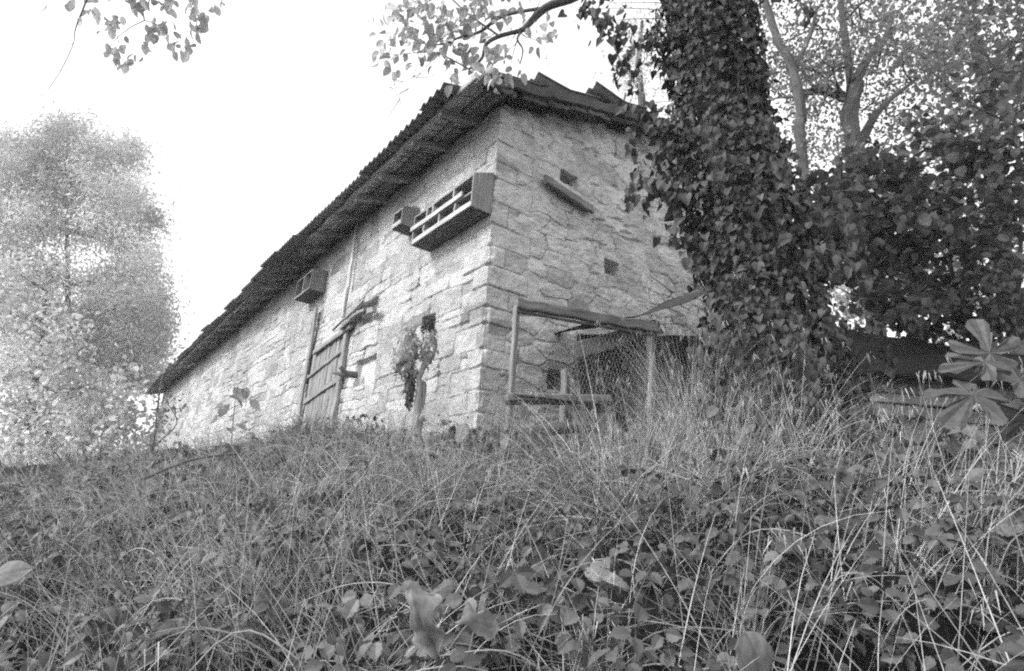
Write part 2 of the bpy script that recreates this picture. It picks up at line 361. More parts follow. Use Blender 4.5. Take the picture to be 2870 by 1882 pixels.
# roof: corrugated sheets in rows
def sheet_mb(u0, u1, s0, s1, lift0, lift1, tilt, mb, tone=1., curl=1.2):
    nu = max(8, int((u1-u0)/.177*7)); ns_ = 9
    uu = np.linspace(u0, u1, nu); ss = np.linspace(s0, s1, ns_)
    UU, SS = np.meshgrid(uu, ss, indexing='ij')
    wave = .036*np.cos((UU-u0)*2*math.pi/.177)
    zz = EAVE0+.10+PITCH*SS+wave+lift1+(lift0-lift1)*np.clip(1-(SS-s0)/curl, 0, 1)+tilt*(UU-(u0+u1)/2)+.012*fbm(UU*2, SS*2, 2, int(rng.integers(999)))
    top = C0+LD*UU[..., None]+RD*SS[..., None]; top[..., 2] = zz; bot = top.copy(); bot[..., 2] -= .014
    n0, n1 = UU.shape; i = np.arange(n0-1)[:, None]*n1; k = np.arange(n1-1)[None]; q = np.stack([i+k, i+k+1, i+n1+k+1, i+n1+k], -1).reshape(-1, 4)
    N = n0*n1; F = [q, q[:, ::-1]+N]
    def strip(ids): ids = np.array(ids); return np.stack([ids[:-1], ids[1:], ids[1:]+N, ids[:-1]+N], -1)
    F += [strip(np.arange(n0)*n1), strip(np.arange(n0)*n1+n1-1), strip(np.arange(n1)), strip((n0-1)*n1+np.arange(n1))]
    mb.add(np.concatenate([top.reshape(-1, 3), bot.reshape(-1, 3)]), np.concatenate(F), tone)
rows = [(-.86, .42), (.30, 1.52), (1.40, 2.62), (2.5, 3.72), (3.6, 4.82), (4.7, 5.75)]
main = MB(); eave_sheets = []
ncol = 31; cw = 1.07; uo = -.40
for c in range(ncol):
    for r_, (s0, s1) in enumerate(rows):
        u0 = uo+c*cw; u1 = u0+1.13
        l0 = .012*r_+rng.normal(0, .008); l1 = l0-.03; tl = .036+rng.normal(0, .012); so = rng.normal(0, .04); cl = 1.2
        if c == 0 and r_ == 0:
            m_ = MB(); sheet_mb(.06, u1, -.88, -.36, -.02, -.02, .02, m_, .9); eave_sheets.append(m_); s0 = -.43
        if c == 0:                            # verge sheets have worked loose and lifted
            if r_ == 1: l0 += .13; cl = .6; u0 -= .02; tl = .0
            if r_ == 2: l0 += .20; cl = .65; u0 -= .03; tl = -.02
            if r_ == 3: l0 -= .02; u0 += .25
            if r_ == 4: u0 += .1
        if r_ == 0 and 5 <= c <= 10: so -= .03+.07*rng.random(); l0 -= .03*rng.random()
        if r_ == 0 or c == 0:
            m_ = MB(); sheet_mb(u0, u1, s0+so, s1, l0, l1, tl, m_, .8+.4*rng.random(), cl); eave_sheets.append(m_)
        else: sheet_mb(u0, u1, s0, s1, l0, l1, tl, main, .8+.4*rng.random(), cl)
roof = main.build('roof', M['sheet'], barn, BO)
for m_ in eave_sheets: m_.build('roofing_sheet', M['sheet'], roof, BO)
def roofpt(u, s, dz): p = C0+LD*u+RD*s; p[2] = EAVE0+PITCH*s+dz; return p
# eave purlins
for (a, b, s, w, hh, tn) in ((-.32, 5.9, -.60, .08, .09, 1.6), (11.2, 32.6, -.60, .08, .09, 1.5), (-.46, 4.4, -.30, .06, .07, .75), (12, 32.6, -.28, .06, .07, .7), (6.6, 10.2, -.50, .06, .06, .8)):
    m_ = MB(); beam(m_, roofpt(a, s, .02), roofpt(b, s, .02), w, hh, seg=26, jit=.006, tone=tn); m_.build('purlin', M['wood'], barn, BO)
# rafter tails
for u in np.arange(.38, 32.3, 1.02):
    m_ = MB(); uu = u+rng.normal(0, .11); beam(m_, roofpt(uu, .55, -.10), roofpt(uu+rng.normal(0, .03), -.60+rng.normal(0, .02), -.07), .08, .11, seg=4, jit=.008, tone=.7+.6*rng.random()); m_.build('rafter', M['wood'], barn, BO)
# soffit boards on the rafters, some missing
for s_ in (-.50, -.37, -.24, -.11, .02):
    u = -.42
    while u < 32:
        L = rng.uniform(1.6, 3.2)
        if s_ > -.2 or rng.random() < .93:
            m_ = MB(); q = s_+rng.normal(0, .012)
            beam(m_, roofpt(u+.02, q, .045), roofpt(u+L-.03, q+rng.normal(0, .01), .045), .135, .018, up=(RD*-PITCH+A3(0, 0, 1)), seg=6, jit=.003, tone=1.0+1.0*rng.random()); m_.build('soffit_board', M['wood'], barn, BO)
        u += L
# gable verge boards under the sheets
for (s0, s1, o, tn) in ((-.42, 2.3, .37, .7), (-.4, 4.9, .18, .55), (2.1, 5.2, .35, .6)):
    m_ = MB(); hh_ = .15 if o > .3 else .10; beam(m_, roofpt(-o, s0, .05-hh_/2), roofpt(-o, s1, .055-hh_/2), .06, hh_, seg=22, jit=.013, tone=tn); m_.build('verge_board', M['darkwood'], barn, BO)
# short broken boards packed under the verge
for s0 in np.arange(-.3, 4.8, .42):
    m_ = MB(); q = s0+rng.normal(0, .05); beam(m_, roofpt(-.33+rng.normal(0, .02), q, -.10-.06*rng.random()), roofpt(-.30, q+rng.uniform(.3, .6), -.09-.07*rng.random()), .04, rng.uniform(.05, .11), seg=6, jit=.010, tone=.5+.8*rng.random()); m_.build('verge_board', M['darkwood'], barn, BO)

# door
def A_(x, y, off): u, z = onA(x, y, off); return WA(u, off, z)
door = MB(); u0, u1 = 4.56, 6.18; nb = 10
for b in range(nb):
    ub = u0+(b+.5)*(u1-u0)/nb; top = 3.02+.03*rng.normal()-.02*(b > 6); beam(door, WA(ub, .03+rng.normal(0, .006), .95), WA(ub+.012*rng.normal(), .03+rng.normal(0, .008), top), (u1-u0)/nb-.012, .03, up=NA, seg=8, jit=.003, tone=.75+.5*rng.random())
door = door.build('door', M['wood'], barn, BO)
for a, b, w in (((862, 1058), (958, 983), .07), ((852, 1127), (956, 1057), .10)):
    m_ = MB(); beam(m_, A_(*a, .07), A_(*b, .07), .03, w, seg=8, jit=.004, tone=1.); m_.build('ledge', M['wood'], door, BO)
m_ = MB(); beam(m_, WA(4.47, .05, .95), WA(4.42, .05, 3.15), .13, .08, up=NA, seg=8, jit=.005, tone=1.05); m_.build('door_jamb', M['wood'], barn, BO)
m_ = MB(); beam(m_, WA(6.36, .07, 1.0), A_(887, 864, .09), .14, .05, up=NA, seg=10, jit=.005, tone=1.1); m_.build('door_jamb', M['wood'], barn, BO)
m_ = MB(); beam(m_, A_(862, 1074, .04), A_(879, 905, .03), .09, .07, up=NA, seg=8, jit=.006, tone=.5); m_.build('door_post', M['darkwood'], barn, BO)
m_ = MB(); beam(m_, A_(880, 990, .09), A_(985, 914, .09), .06, .09, seg=10, jit=.005, tone=1.); m_.build('lintel', M['wood'], barn, BO)
m_ = MB(); a = A_(943, 916, .10); b = A_(1008, 856, .10)
beam(m_, a, b, .26, .035, up=nrm(A3(0, 0, 1)*.55+NA*.8), seg=8, jit=.004, tone=.75)
beam(m_, A_(962, 921, .12), A_(1030, 866, .10), .15, .05, up=nrm(A3(0, 0, 1)+NA*.3), seg=8, jit=.008, tone=1.15, bow=.03)
beam(m_, A_(1024, 873, .02), A_(1047, 868, .16), .09, .10, seg=5, jit=.012, tone=1.2)
m_.build('door_canopy', M['wood'], barn, BO)

# ------------------------------------------------------------------ things fixed on the walls
def boxthing(name, label, u0, u1, dep, zb, ztb, ztf, divs, shelf, group='nest boxes on the long wall', lip=.072, tone=1.):
    t = thing(name, label, 'nest box', WA((u0+u1)/2, dep/2, zb), group); O = np.array(t.location); th = .022
    def board(nm, p, q, w, h, up, tn, mat='palewood', seg=6, cham=.08):
        m_ = MB(); beam(m_, p, q, w, h, up=up, seg=seg, jit=.0025, tone=tn*tone, cham=cham); return m_.build(nm, M[mat], t, O)
    for u in (u0, u1):                        # end panels
        m_ = MB(); G = []; V = []
        for uu in (u-th/2, u+th/2):
            V += [WA(uu, .01, zb), WA(uu, dep, zb), WA(uu, dep, ztf), WA(uu, .01, ztb)]; G += [(zb, 0, uu), (zb, dep, uu), (ztf, dep, uu), (ztb, 0, uu)]
        m_.add(V, [(3, 2, 1, 0), (4, 5, 6, 7), (0, 1, 5, 4), (1, 2, 6, 5), (2, 3, 7, 6), (3, 0, 4, 7)], .8*tone, G, False); m_.build('end_panel', M['palewood'], t, O)
    e = th/2+.003
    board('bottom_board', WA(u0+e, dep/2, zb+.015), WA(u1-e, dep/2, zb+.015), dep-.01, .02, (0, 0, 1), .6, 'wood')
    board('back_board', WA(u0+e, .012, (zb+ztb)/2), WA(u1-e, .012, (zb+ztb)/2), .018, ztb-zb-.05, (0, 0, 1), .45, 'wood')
    slope = (ztb-ztf)/dep
    board('top_board', WA(u0+e, dep/2, (ztb+ztf)/2-.02), WA(u1-e, dep/2, (ztb+ztf)/2-.02), math.hypot(dep, ztb-ztf), .02, nrm(A3(0, 0, 1)+NA*slope), 1.1)
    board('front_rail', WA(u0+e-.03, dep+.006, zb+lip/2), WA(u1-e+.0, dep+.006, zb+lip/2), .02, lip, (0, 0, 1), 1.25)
    lv = [(zb+.03, ztf-.03)]
    if shelf:
        zs = (zb+ztf)/2-.01
        board('shelf', WA(u0+e, dep/2, zs), WA(u1-e, dep/2, zs), dep-.03, .018, (0, 0, 1), .8)
        board('front_rail', WA(u0+.22, dep+.008, zs+.04), WA(u1+.05, dep+.008, zs+.04), .02, .07, (0, 0, 1), 1.3)
        lv = [(zb+.03, zs-.012), (zs+.012, ztf-.03)]
    for (a, b), dv in zip(lv, divs):
        for f_ in dv:
            u = u0+(u1-u0)*f_; board('divider', WA(u, dep/2+.012, a), WA(u+rng.normal(0, .008), dep/2+.012, b), .026, dep-.03, NA, 1.3, seg=3)
    return t
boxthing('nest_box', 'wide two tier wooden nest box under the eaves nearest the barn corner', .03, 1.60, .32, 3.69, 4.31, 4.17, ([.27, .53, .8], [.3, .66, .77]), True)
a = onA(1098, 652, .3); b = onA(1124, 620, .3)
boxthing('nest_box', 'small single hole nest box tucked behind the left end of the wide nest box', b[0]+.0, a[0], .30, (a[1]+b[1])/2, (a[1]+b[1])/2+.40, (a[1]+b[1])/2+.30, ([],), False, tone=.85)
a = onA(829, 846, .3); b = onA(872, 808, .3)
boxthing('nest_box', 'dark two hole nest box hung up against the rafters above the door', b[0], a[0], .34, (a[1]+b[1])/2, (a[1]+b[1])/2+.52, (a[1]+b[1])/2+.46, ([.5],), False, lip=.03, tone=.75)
# upright batten
t = thing('wall_batten', 'long pale upright wooden batten fixed to the wall beside the boarded door', 'batten', WA(4.94, .05, 3.4)); O = np.array(t.location)
m_ = MB(); beam(m_, A_(960, 890, .03), A_(1001, 622, .03), .075, .045, up=NA, seg=12, jit=.004, tone=1.35); m_.build('batten', M['palewood'], t, O)
m_ = MB(); beam(m_, A_(977, 808, .075), A_(996, 660, .075), .05, .04, up=NA, seg=8, jit=.004, tone=1.4); m_.build('cover_strip', M['palewood'], t, O)
# perch plank below the upper hole in the gable
m_ = MB(); a = onB(1527, 503, .08); b = onB(1660, 588, .08)
beam(m_, WB(a[0], .08, a[1]), WB(b[0], .08, b[1]), .17, .06, up=nrm(A3(0, 0, 1)*.35+NB), seg=10, jit=.005, tone=.8)
tag(m_.build('perch_plank', M['wood'], None, WB((a[0]+b[0])/2, .08, (a[1]+b[1])/2)), 'tilted grey plank fixed on the gable below its upper square hole', 'plank')
# broken timber stub
m_ = MB(); a = A_(1002, 1052, 0.); tube(m_, spline([a, a+NA*.18+LD*.12, a+NA*.3+LD*.34+A3(0, 0, .03)]), [.05, .06, .02], 8, .5)
tube(m_, spline([a+NA*.16+LD*.1, a+NA*.3+LD*.06+A3(0, 0, .1)]), [.05, .035], 6, .5)
tag(m_.build('timber_stub', M['darkwood'], None, a), 'broken dark timber stub sticking out of the wall right of the door', 'timber')

# ------------------------------------------------------------------ wire pen against the gable
pl = at(1438, 1010, 5.9); pr = at(1826, 1010, 6.35); zt_l = at(1441, 852, 5.9)[2]; zt_r = at(1829, 920, 6.35)[2]
pen = thing('wire_pen', 'small animal pen of grey timber rails and wire netting against the gable foot', 'pen', A3(pl[0], pl[1], .8)); PO = np.array(pen.location)
def pp(f_, z, off=0.): q = pl*(1-f_)+pr*f_; n = nrm(A3(pr[1]-pl[1], -(pr[0]-pl[0]), 0)); q = q+n*off; q[2] = z; return q
def part(nm, mat, args_list, parent=pen, O=PO):
    m_ = MB()
    for a, k in args_list: beam(m_, *a, **k)
    return m_.build(nm, M[mat], parent, O)
part('post', 'wood', [((pp(-.005, .55), pp(.005, zt_l-.02), .06, .06), dict(up=RD, seg=10, tone=1.0))])
part('post', 'wood', [((pp(.98, .6), pp(1.0, zt_r-.04), .075, .07), dict(up=RD, seg=10, tone=1.1))])
part('post', 'wood', [((pp(.47, .6, -.45), pp(.47, zt_l-.55, -.45), .10, .08), dict(up=RD, seg=8, tone=.75))])
part('top_rail', 'wood', [((pp(0, zt_l, .02), pp(1.03, zt_r, .02), .08, .12), dict(seg=14, jit=.005, tone=.7)), ((pp(0, zt_l-.1, .035), pp(1.0, zt_r-.1, .035), .03, .03), dict(seg=14, tone=.35))])
zb_l = at(1430, 1118, 5.9)[2]; zb_r = at(1700, 1112, 6.1)[2]
part('bottom_rail', 'wood', [((pp(-.03, zb_l, .03), pp(.68, zb_r, .03), .07, .08), dict(seg=12, jit=.004, tone=.9)), ((pp(-.03, zb_l-.055, .02), pp(.68, zb_r-.055, .02), .06, .03), dict(seg=8, tone=.3))])
m_ = MB(); tube(m_, [pp(0, zb_l+.03, .08), pp(.4, zb_l+.03, .08)], .013, 8)
c_ = pp(.41, zb_l+.075, .09); th = np.linspace(0, 2*math.pi, 14); tube(m_, [c_+pp(1, 0)*0+nrm(pr-pl)*.035*math.cos(a)+A3(0, 0, .035*math.sin(a)) for a in th], .008, 6)
tube(m_, [c_-A3(0, 0, .035), c_-A3(0, 0, .1)], .016, 6); m_.build('latch_bolt', M['iron'], pen, PO)
def hexnet(p00, ex, ez, nx_, nz_, rad):
    m_ = MB(); segs = []; s_ = 1/1.5
    W_, H_ = np.linalg.norm(ex), np.linalg.norm(ez); a = W_/nx_; b = H_/nz_
    for i_ in range(nx_):
        for j_ in range(nz_):
            x = (i_+.5*(j_ % 2))*a; y = j_*b
            x, y = x+rng.normal(0, a*.1), y+rng.normal(0, b*.1)
            segs += [((x, y), (x+a/2, y+b*.35)), ((x+a/2, y+b*.35), (x+a, y)), ((x, y), (x, y-b*.6))]
    for (x0, y0), (x1, y1) in segs:
        if max(x0, x1) > W_ or min(y0, y1) < 0 or max(y0, y1) > H_: continue
        sg = lambda x, y: .03*math.sin(x*5)*math.sin(y*4+1)
        nn = nrm(np.cross(ex, ez))
        P_ = np.array([p00+nrm(ex)*x0+nrm(ez)*y0+nn*sg(x0, y0), p00+nrm(ex)*x1+nrm(ez)*y1+nn*sg(x1, y1)])
        tube(m_, P_, rad, 3)
    return m_
q0 = pp(.42, zb_l-.05, -.06); hexnet(q0, pp(.985, 0, -.0)-pp(.42, 0, -.06), A3(0, 0, zt_r-zb_l-.02), 22, 17, .0030).build('wire_netting', M['wire'], pen, PO)
a = onB(1548, 1036, .03); hexnet(WB(a[0], .05, a[1]-.42), RD*.42, A3(0, 0, .42), 9, 9, .0015).build('wire_netting', M['wire'], pen, PO)
# slanting pale board and lower board inside, pen roof of bent sheet
part('inner_board', 'palewood', [((at(1610, 985, 6.75), at(1850, 915, 6.95), .03, .20), dict(seg=8, tone=.5))])
part('inner_board', 'wood', [((pp(.52, .95, -.30), pp(.80, .95, -.30), .03, .42), dict(seg=8, tone=.95))])
part('back_board', 'darkwood', [((at(1625, 1060, 7.05), at(1990, 1060, 7.3), .03, 1.15), dict(seg=4, tone=.2)), ((pp(1.05, 1.4, -.02), pp(1.1, 1.4, -1.0), .03, 1.7), dict(seg=4, tone=.3))])
m_ = MB(); nu, nv = 40, 6; V = []
ctrl = [(1640, 908, 6.6), (1722, 892, 6.45), (1790, 884, 6.4), (1860, 865, 6.35), (1935, 842, 6.3), (2010, 800, 6.3)]
rp = spline([at(*q) for q in ctrl], 8)
for q in rp:
    for v_ in np.linspace(0, 1, nv): V.append(q+RD*.2*v_+LD*.9*v_+A3(0, 0, .10*v_))
n_ = len(rp); F = [(i_*nv+j_, i_*nv+j_+1, (i_+1)*nv+j_+1, (i_+1)*nv+j_) for i_ in range(n_-1) for j_ in range(nv-1)]
V = np.array(V); m_.add(np.concatenate([V, V-A3(0, 0, .012)]), np.array(F+[tuple(x+n_*nv for x in f_[::-1]) for f_ in F]+[(i_*nv, (i_+1)*nv, (i_+1)*nv+n_*nv, i_*nv+n_*nv) for i_ in range(n_-1)]), .8, np.concatenate([V, V]), True)
m_.build('roof_sheet', M['iron'], pen, PO)

# ------------------------------------------------------------------ low shed on the right
sh0 = at(2330, 925, 6.4); sh1 = at(2990, 1015, 6.0)
shed = thing('low_shed', 'low dark tar roofed shed of grey boards under the bushes on the right', 'shed', A3(4.2, 5.4, .9)); SO = np.array(shed.location)
f0 = at(2400, 1035, 5.4); f1 = at(2990, 1075, 4.9)
m_ = MB(); nu = 24; V = []; G = []
for i_ in range(nu+1):
    t_ = i_/nu; b0 = sh0*(1-t_)+sh1*t_; b1 = f0*(1-t_)+f1*t_
    for j_ in range(9):
        q = b0*(1-j_/8)+b1*(j_/8)+A3(0, 0, .02*math.sin(j_*1.3+i_*.9)+.012*rng.normal()); V.append(q); G.append((t_*4, j_/4, 0))
F = [(i_*9+j_, i_*9+9+j_, i_*9+10+j_, i_*9+j_+1) for i_ in range(nu) for j_ in range(8)]; N_ = len(V); V = np.array(V)
m_.add(np.concatenate([V, V-A3(0, 0, .05)]), np.array(F+[tuple(x+N_ for x in f_[::-1]) for f_ in F]+[(i_*9+8, i_*9+17, i_*9+17+N_, i_*9+8+N_) for i_ in range(nu)]+[(i_*9+9, i_*9, i_*9+N_, i_*9+9+N_) for i_ in range(nu)]), 1., G+G, True)
m_.build('roof', M['felt'], shed, SO)
m_ = MB()
for k_, (za, zb_) in enumerate(((.06, -.17), (-.18, -.27), (-.29, -.40), (-.42, -.55), (-.56, -.7), (-.71, -.9))):
    zc = (za+zb_)/2; beam(m_, f0+A3(.12, .18, zc), f1+A3(0, .18, zc), .03, za-zb_, seg=10, jit=.006, tone=.55+.35*rng.random())
m_.build('board_wall', M['wood'], shed, SO)
m_ = MB(); beam(m_, f0+A3(.05, .14, -1.0), f0+A3(.05, .14, -.05), .09, .09, up=(0, 1, 0), tone=.5); m_.build('corner_post', M['darkwood'], shed, SO)
m_ = MB(); beam(m_, f0+A3(0, .3, -.5), sh0+A3(0, -.1, -.65), .03, 1.0, tone=.3); m_.build('side_wall', M['darkwood'], shed, SO)
m_ = MB(); beam(m_, sh0+A3(-.1, .05, -.62), sh1+A3(0, .05, -.62), .04, 1.3, tone=.3); m_.build('back_wall', M['darkwood'], shed, SO)

# ------------------------------------------------------------------ trees
def ax(px, py, d): return at(px, py, d)
def branchy(mb, start, dirv, L, r, depth, tips, curl=.25, taper=.5, n=4, spread=.8, kids=3, up=.1, ns=6):
    P = [start]; d = nrm(dirv)
    for k in range(n): d = nrm(d+rng.normal(0, curl, 3)+A3(0, 0, up*.3)); P.append(P[-1]+d*L/n)
    Q = spline(P, 3); tube(mb, Q, [r, r*taper], ns if r > .015 else 4, .25)
    if depth == 0: tips.append((P[-1], d)); return
    for k in range(kids):
        j = rng.integers(max(1, n-2), n+1) if k else n
        branchy(mb, P[j], d+rng.normal(0, spread, 3)+A3(0, 0, up), L*rng.uniform(.5, .8), r*taper*.9, depth-1, tips, curl, taper, n, spread, kids, up, ns)
def foliage(mb, tips, T, per, R, size, tone=(.6, 1.5), hang=.5, wid=(.8, 1.15), flat=0., ctv=None):
    P0 = np.array([p for p, _ in tips]); n = len(P0)*per
    P = np.repeat(P0, per, 0)+rng.normal(0, 1, (n, 3))*R*rng.random((n, 1))**.4*.8
    D = rdir(n)+A3(0, 0, -hang); N = rdir(n)*(1-flat)+A3(0, 0, .7)
    ct = np.repeat(rng.uniform(.8, 1.2, len(P0)) if ctv is None else np.array(ctv), per)
    leaves(mb, T, P, D, N, rng.uniform(size[0], size[1], n), rng.uniform(*tone, n)*ct, rng.uniform(*wid, n))

# --- ivy covered tree
TD = 4.2
axis = [ax(2165, 1240, TD), ax(2158, 1085, TD), ax(2135, 844, TD), ax(2090, 603, TD), ax(2040, 362, TD), ax(1995, 120, TD), ax(1965, -60, TD), ax(1930, -350, TD), ax(1900, -800, TD+.1)]
TA = spline(axis, 8)
ivt = thing('ivy_clad_tree', 'thick leaning tree trunk smothered in ivy in front of the gable', 'tree', axis[0]-A3(0, 0, .25)); IO = np.array(ivt.location)
m_ = MB(); tube(m_, np.vstack([axis[0]-A3(0, 0, .6), TA]), [.36, .32, .28, .25, .23, .22, .2], 14, .35); m_.build('trunk', M['bark'], ivt, IO)
LB = 4.9                                       # limb that reaches out over the roof corner
limb = MB(); ltips = []
def pxl(pts): return spline([ax(x, y, d) for x, y, d in pts], 5)
top = TA[int(len(TA)*.8)]
tube(limb, np.vstack([[top], pxl([(1760, -120, 4.5), (1620, -15, 4.6), (1530, 22, 4.7), (1465, 85, 4.8)])]), [.09, .055, .04, .03], 8, .25)
for pts, r in (([(1465, 85, 4.8), (1400, 102, 4.8), (1362, 125, 4.8), (1350, 165, 4.85), (1315, 195, 4.9)], [.028, .02, .012]),
               ([(1465, 85, 4.8), (1450, 110, 4.8), (1465, 140, 4.8), (1458, 180, 4.8)], [.015, .006]),
               ([(1530, 22, 4.7), (1410, 45, 4.8), (1345, 90, 4.9), (1290, 105, 4.95), (1240, 125, 5.0), (1180, 122, 5.0)], [.022, .015, .006]),
               ([(1315, 195, 4.9), (1270, 170, 4.95), (1220, 148, 5.0), (1150, 150, 5.0)], [.01, .004]), ([(1400, 102, 4.8), (1340, 60, 4.8), (1290, 20, 4.9), (1230, -40, 4.9)], [.012, .008]),
               ([(1180, 205, 5.), (1140, 225, 5.), (1080, 250, 5.)], [.004, .002]), ([(1230, 150, 5.), (1180, 205, 5.), (1120, 280, 5.)], [.004, .002]), ([(1465, 100, 4.8), (1520, 125, 4.8), (1535, 180, 4.8)], [.004, .002])):
    P_ = pxl(pts); tube(limb, P_, r, 6, .2)
    for _ in range(5):
        b0 = P_[rng.integers(len(P_))]; e0 = b0+rng.normal(0, .13, 3); tube(limb, spline([b0, (b0+e0)/2+rng.normal(0, .03, 3), e0], 3), [.005, .002], 4)
limb.build('limb', M['bark'], ivt, IO)
m_ = MB()
clus = [(1130, 30, 5, 40), (1080, 70, 5, 16), (1100, 120, 5, 22), (1140, 165, 5, 14), (1160, 100, 5, 40), (1230, 40, 5, 50), (1230, 100, 5, 50), (1300, 60, 4.9, 50), (1300, 130, 4.9, 45), (1380, 30, 4.8, 36), (1390, 130, 4.8, 26),
        (1250, 180, 5, 22), (1370, 180, 4.8, 26), (1200, 150, 5, 24), (1430, 200, 4.8, 14), (1450, 40, 4.7, 16), (1520, 70, 4.7, 13), (1560, 90, 4.7, 8), (1340, 0, 4.8, 40), (1180, 10, 5, 36), (1290, 215, 4.9, 12), (1060, 160, 5, 8), (1500, 110, 4.7, 6), (1630, 25, 4.6, 5), (1420, -40, 4.8, 60), (1250, -50, 4.9, 60)]
for x, y, d, n in clus:
    n = int(n*.75); P = np.array([ax(x+rng.normal(0, 26), y+rng.normal(0, 22), d+rng.normal(0, .18)) for _ in range(n)])
    leaves(m_, BROAD, P, rdir(n)*.8+A3(-.3, 0, -.8), rdir(n)+A3(0, -.3, .5), rng.uniform(.065, .13, n), rng.uniform(.7, 1.4, n), rng.uniform(.65, 1., n))
m_.build('limb_leaves', M['over'], ivt, IO)
# --- ivy
m_ = MB(); ivytop = TA
Ls = np.concatenate([[0], np.cumsum(np.linalg.norm(np.diff(TA, axis=0), axis=1))])
n = 20000; s = rng.uniform(-.35, Ls[-1], n); base = np.stack([np.interp(s, Ls, TA[:, c]) for c in range(3)], -1); base[:, 2] += np.minimum(s, 0)
th = rng.uniform(0, 2*math.pi, n)
rad = .36+.09*np.clip(1.2-s, 0, 1.3)+.14*fbm(th*1.1, s*1.5, 3, 9)*1.6+.1*rng.random(n)**2-.06*sstep(1.2, 2.6, s)
# a bush of arching sprays on the barn side
spray = np.exp(-((s-2.35)/.42)**2)*np.clip(-np.cos(th), 0, 1)**2*.42 + np.exp(-((s-3.7)/.4)**2)*np.clip(-np.cos(th), 0, 1)**2*.3
rad = rad+spray*rng.random(n)**1.3+np.where(rng.random(n) < .05, rng.random(n)*.12, 0)
out = np.stack([np.cos(th), np.sin(th), np.zeros(n)], -1)
P = base+out*rad[:, None]
D = A3(0, 0, -1)*.9+out*rng.uniform(-.15, .7, (n, 1))+rng.normal(0, .4, (n, 3)); N = out*.8+A3(0, 0, .75)+rng.normal(0, .38, (n, 3))
leaves(m_, IVY, P, D, N, rng.uniform(.034, .078, n)*np.where(rng.random(n) < .08, 1.25, 1), rng.uniform(.65, 1.3, n)*np.where(rng.random(n) < .12, 1.5, 1))
for x, y, k_, sp in [(1850, 520, 34, 22), (1905, 560, 40, 24), (1800, 505, 12, 14), (1765, 555, 6, 12), (1785, 425, 8, 14), (1830, 330, 16, 22), (1755, 300, 8, 16), (1880, 430, 40, 24), (1900, 640, 14, 20), (1945, 700, 16, 18), (1690, 60, 26, 22), (1740, 95, 26, 22), (1640, 25, 14, 18), (1760, 180, 10, 20), (1700, 10, 20, 26), (1960, 770, 14, 14)]:
    q = np.array([ax(x+rng.normal(0, sp), y+rng.normal(0, sp), 4.1+rng.normal(0, .1)) for _ in range(k_)])
    leaves(m_, IVY, q, rdir(k_)*.6+A3(-.2, 0, -1), rdir(k_)+A3(-.2, -.6, .5), rng.uniform(.055, .10, k_), rng.uniform(.5, 1.2, k_))
    e_ = ax(x, y, 4.1); j_ = np.argmin(np.abs(TA[:, 2]-e_[2]-.1)); tube(m_, spline([TA[j_], (TA[j_]+e_)/2+A3(0, 0, .06), e_], 4), [.006, .002], 4, tone=.8)
for k in range(26):                            # loose trailing shoots with leaves
    i0 = rng.integers(len(TA)//8, len(TA)-12); b0 = TA[i0]; th_ = rng.choice([math.pi, 0, -1.57])+rng.normal(0, .7); o_ = A3(math.cos(th_), math.sin(th_), 0)
    L = rng.uniform(.25, .7); pts = spline([b0+o_*.3, b0+o_*(.38+L*.4)+A3(0, 0, .05), b0+o_*(.4+L*.7)-A3(0, 0, .12), b0+o_*(.42+L*.75)-A3(0, 0, .3)], 4); tube(m_, pts, [.005, .002], 4, tone=.8)
    q = np.repeat(pts, 2, 0)+rng.normal(0, .025, (len(pts)*2, 3)); k_ = len(q)
    leaves(m_, IVY, q, rdir(k_)*.5+A3(0, 0, -1), rdir(k_)+A3(0, -.6, .4), rng.uniform(.05, .08, k_), rng.uniform(.5, 1.2, k_))
for k in range(40):                            # stems clinging under the leaves
    th_ = rng.uniform(0, 6.28); ii = np.arange(0, len(TA), 4); thv = th_+np.cumsum(rng.normal(0, .18, len(ii)))
    tube(m_, spline(TA[ii]+np.stack([np.cos(thv), np.sin(thv), 0*thv], -1)*.3, 3), .010, 5, .2, .7)
tag(m_.build('ivy', M['ivy'], None, IO), 'mass of dark heart shaped ivy leaves wrapped round the leaning trunk', 'ivy')

# --- trees at the back on the right
def back_tree(label, trunk_pts, rads, limbs, tips_px, mat_leaf, per, R, size, T=OVAL, bark='barkpale', tone=(.6, 1.4), extra=None):
    P = [ax(*q) for q in trunk_pts]; base = P[0].copy(); base[2] = float(ground_z(base[0], base[1]))-.1
    t = thing('woodland_tree', label, 'tree', base, 'trees behind the ivy clad trunk'); O = np.array(t.location); m_ = MB()
    tube(m_, spline(np.vstack([[base], P]), 5), rads, 10, .35); tips = []
    for pts, r in limbs:
        Q = pxl(pts); tube(m_, Q, r, 8, .3)
        for _ in range(4): branchy(m_, Q[rng.integers(len(Q)//2, len(Q))], rdir(1)[0]+A3(0, 0, .3), .8, r[-1]*.6, 1, tips, kids=2)
        tips.append((Q[-1], A3(0, 0, 1)))
    m_.build('trunk', M[bark], t, O)
    for (x, y, d, n, sp) in tips_px:
        for _ in range(n): tips.append((ax(x+rng.normal(0, sp), y+rng.normal(0, sp), d+rng.normal(0, .5)), A3(0, 0, 1)))
    f_ = MB(); foliage(f_, tips, T, per, R, size, tone); f_.build('crown', M[mat_leaf], t, O); return t
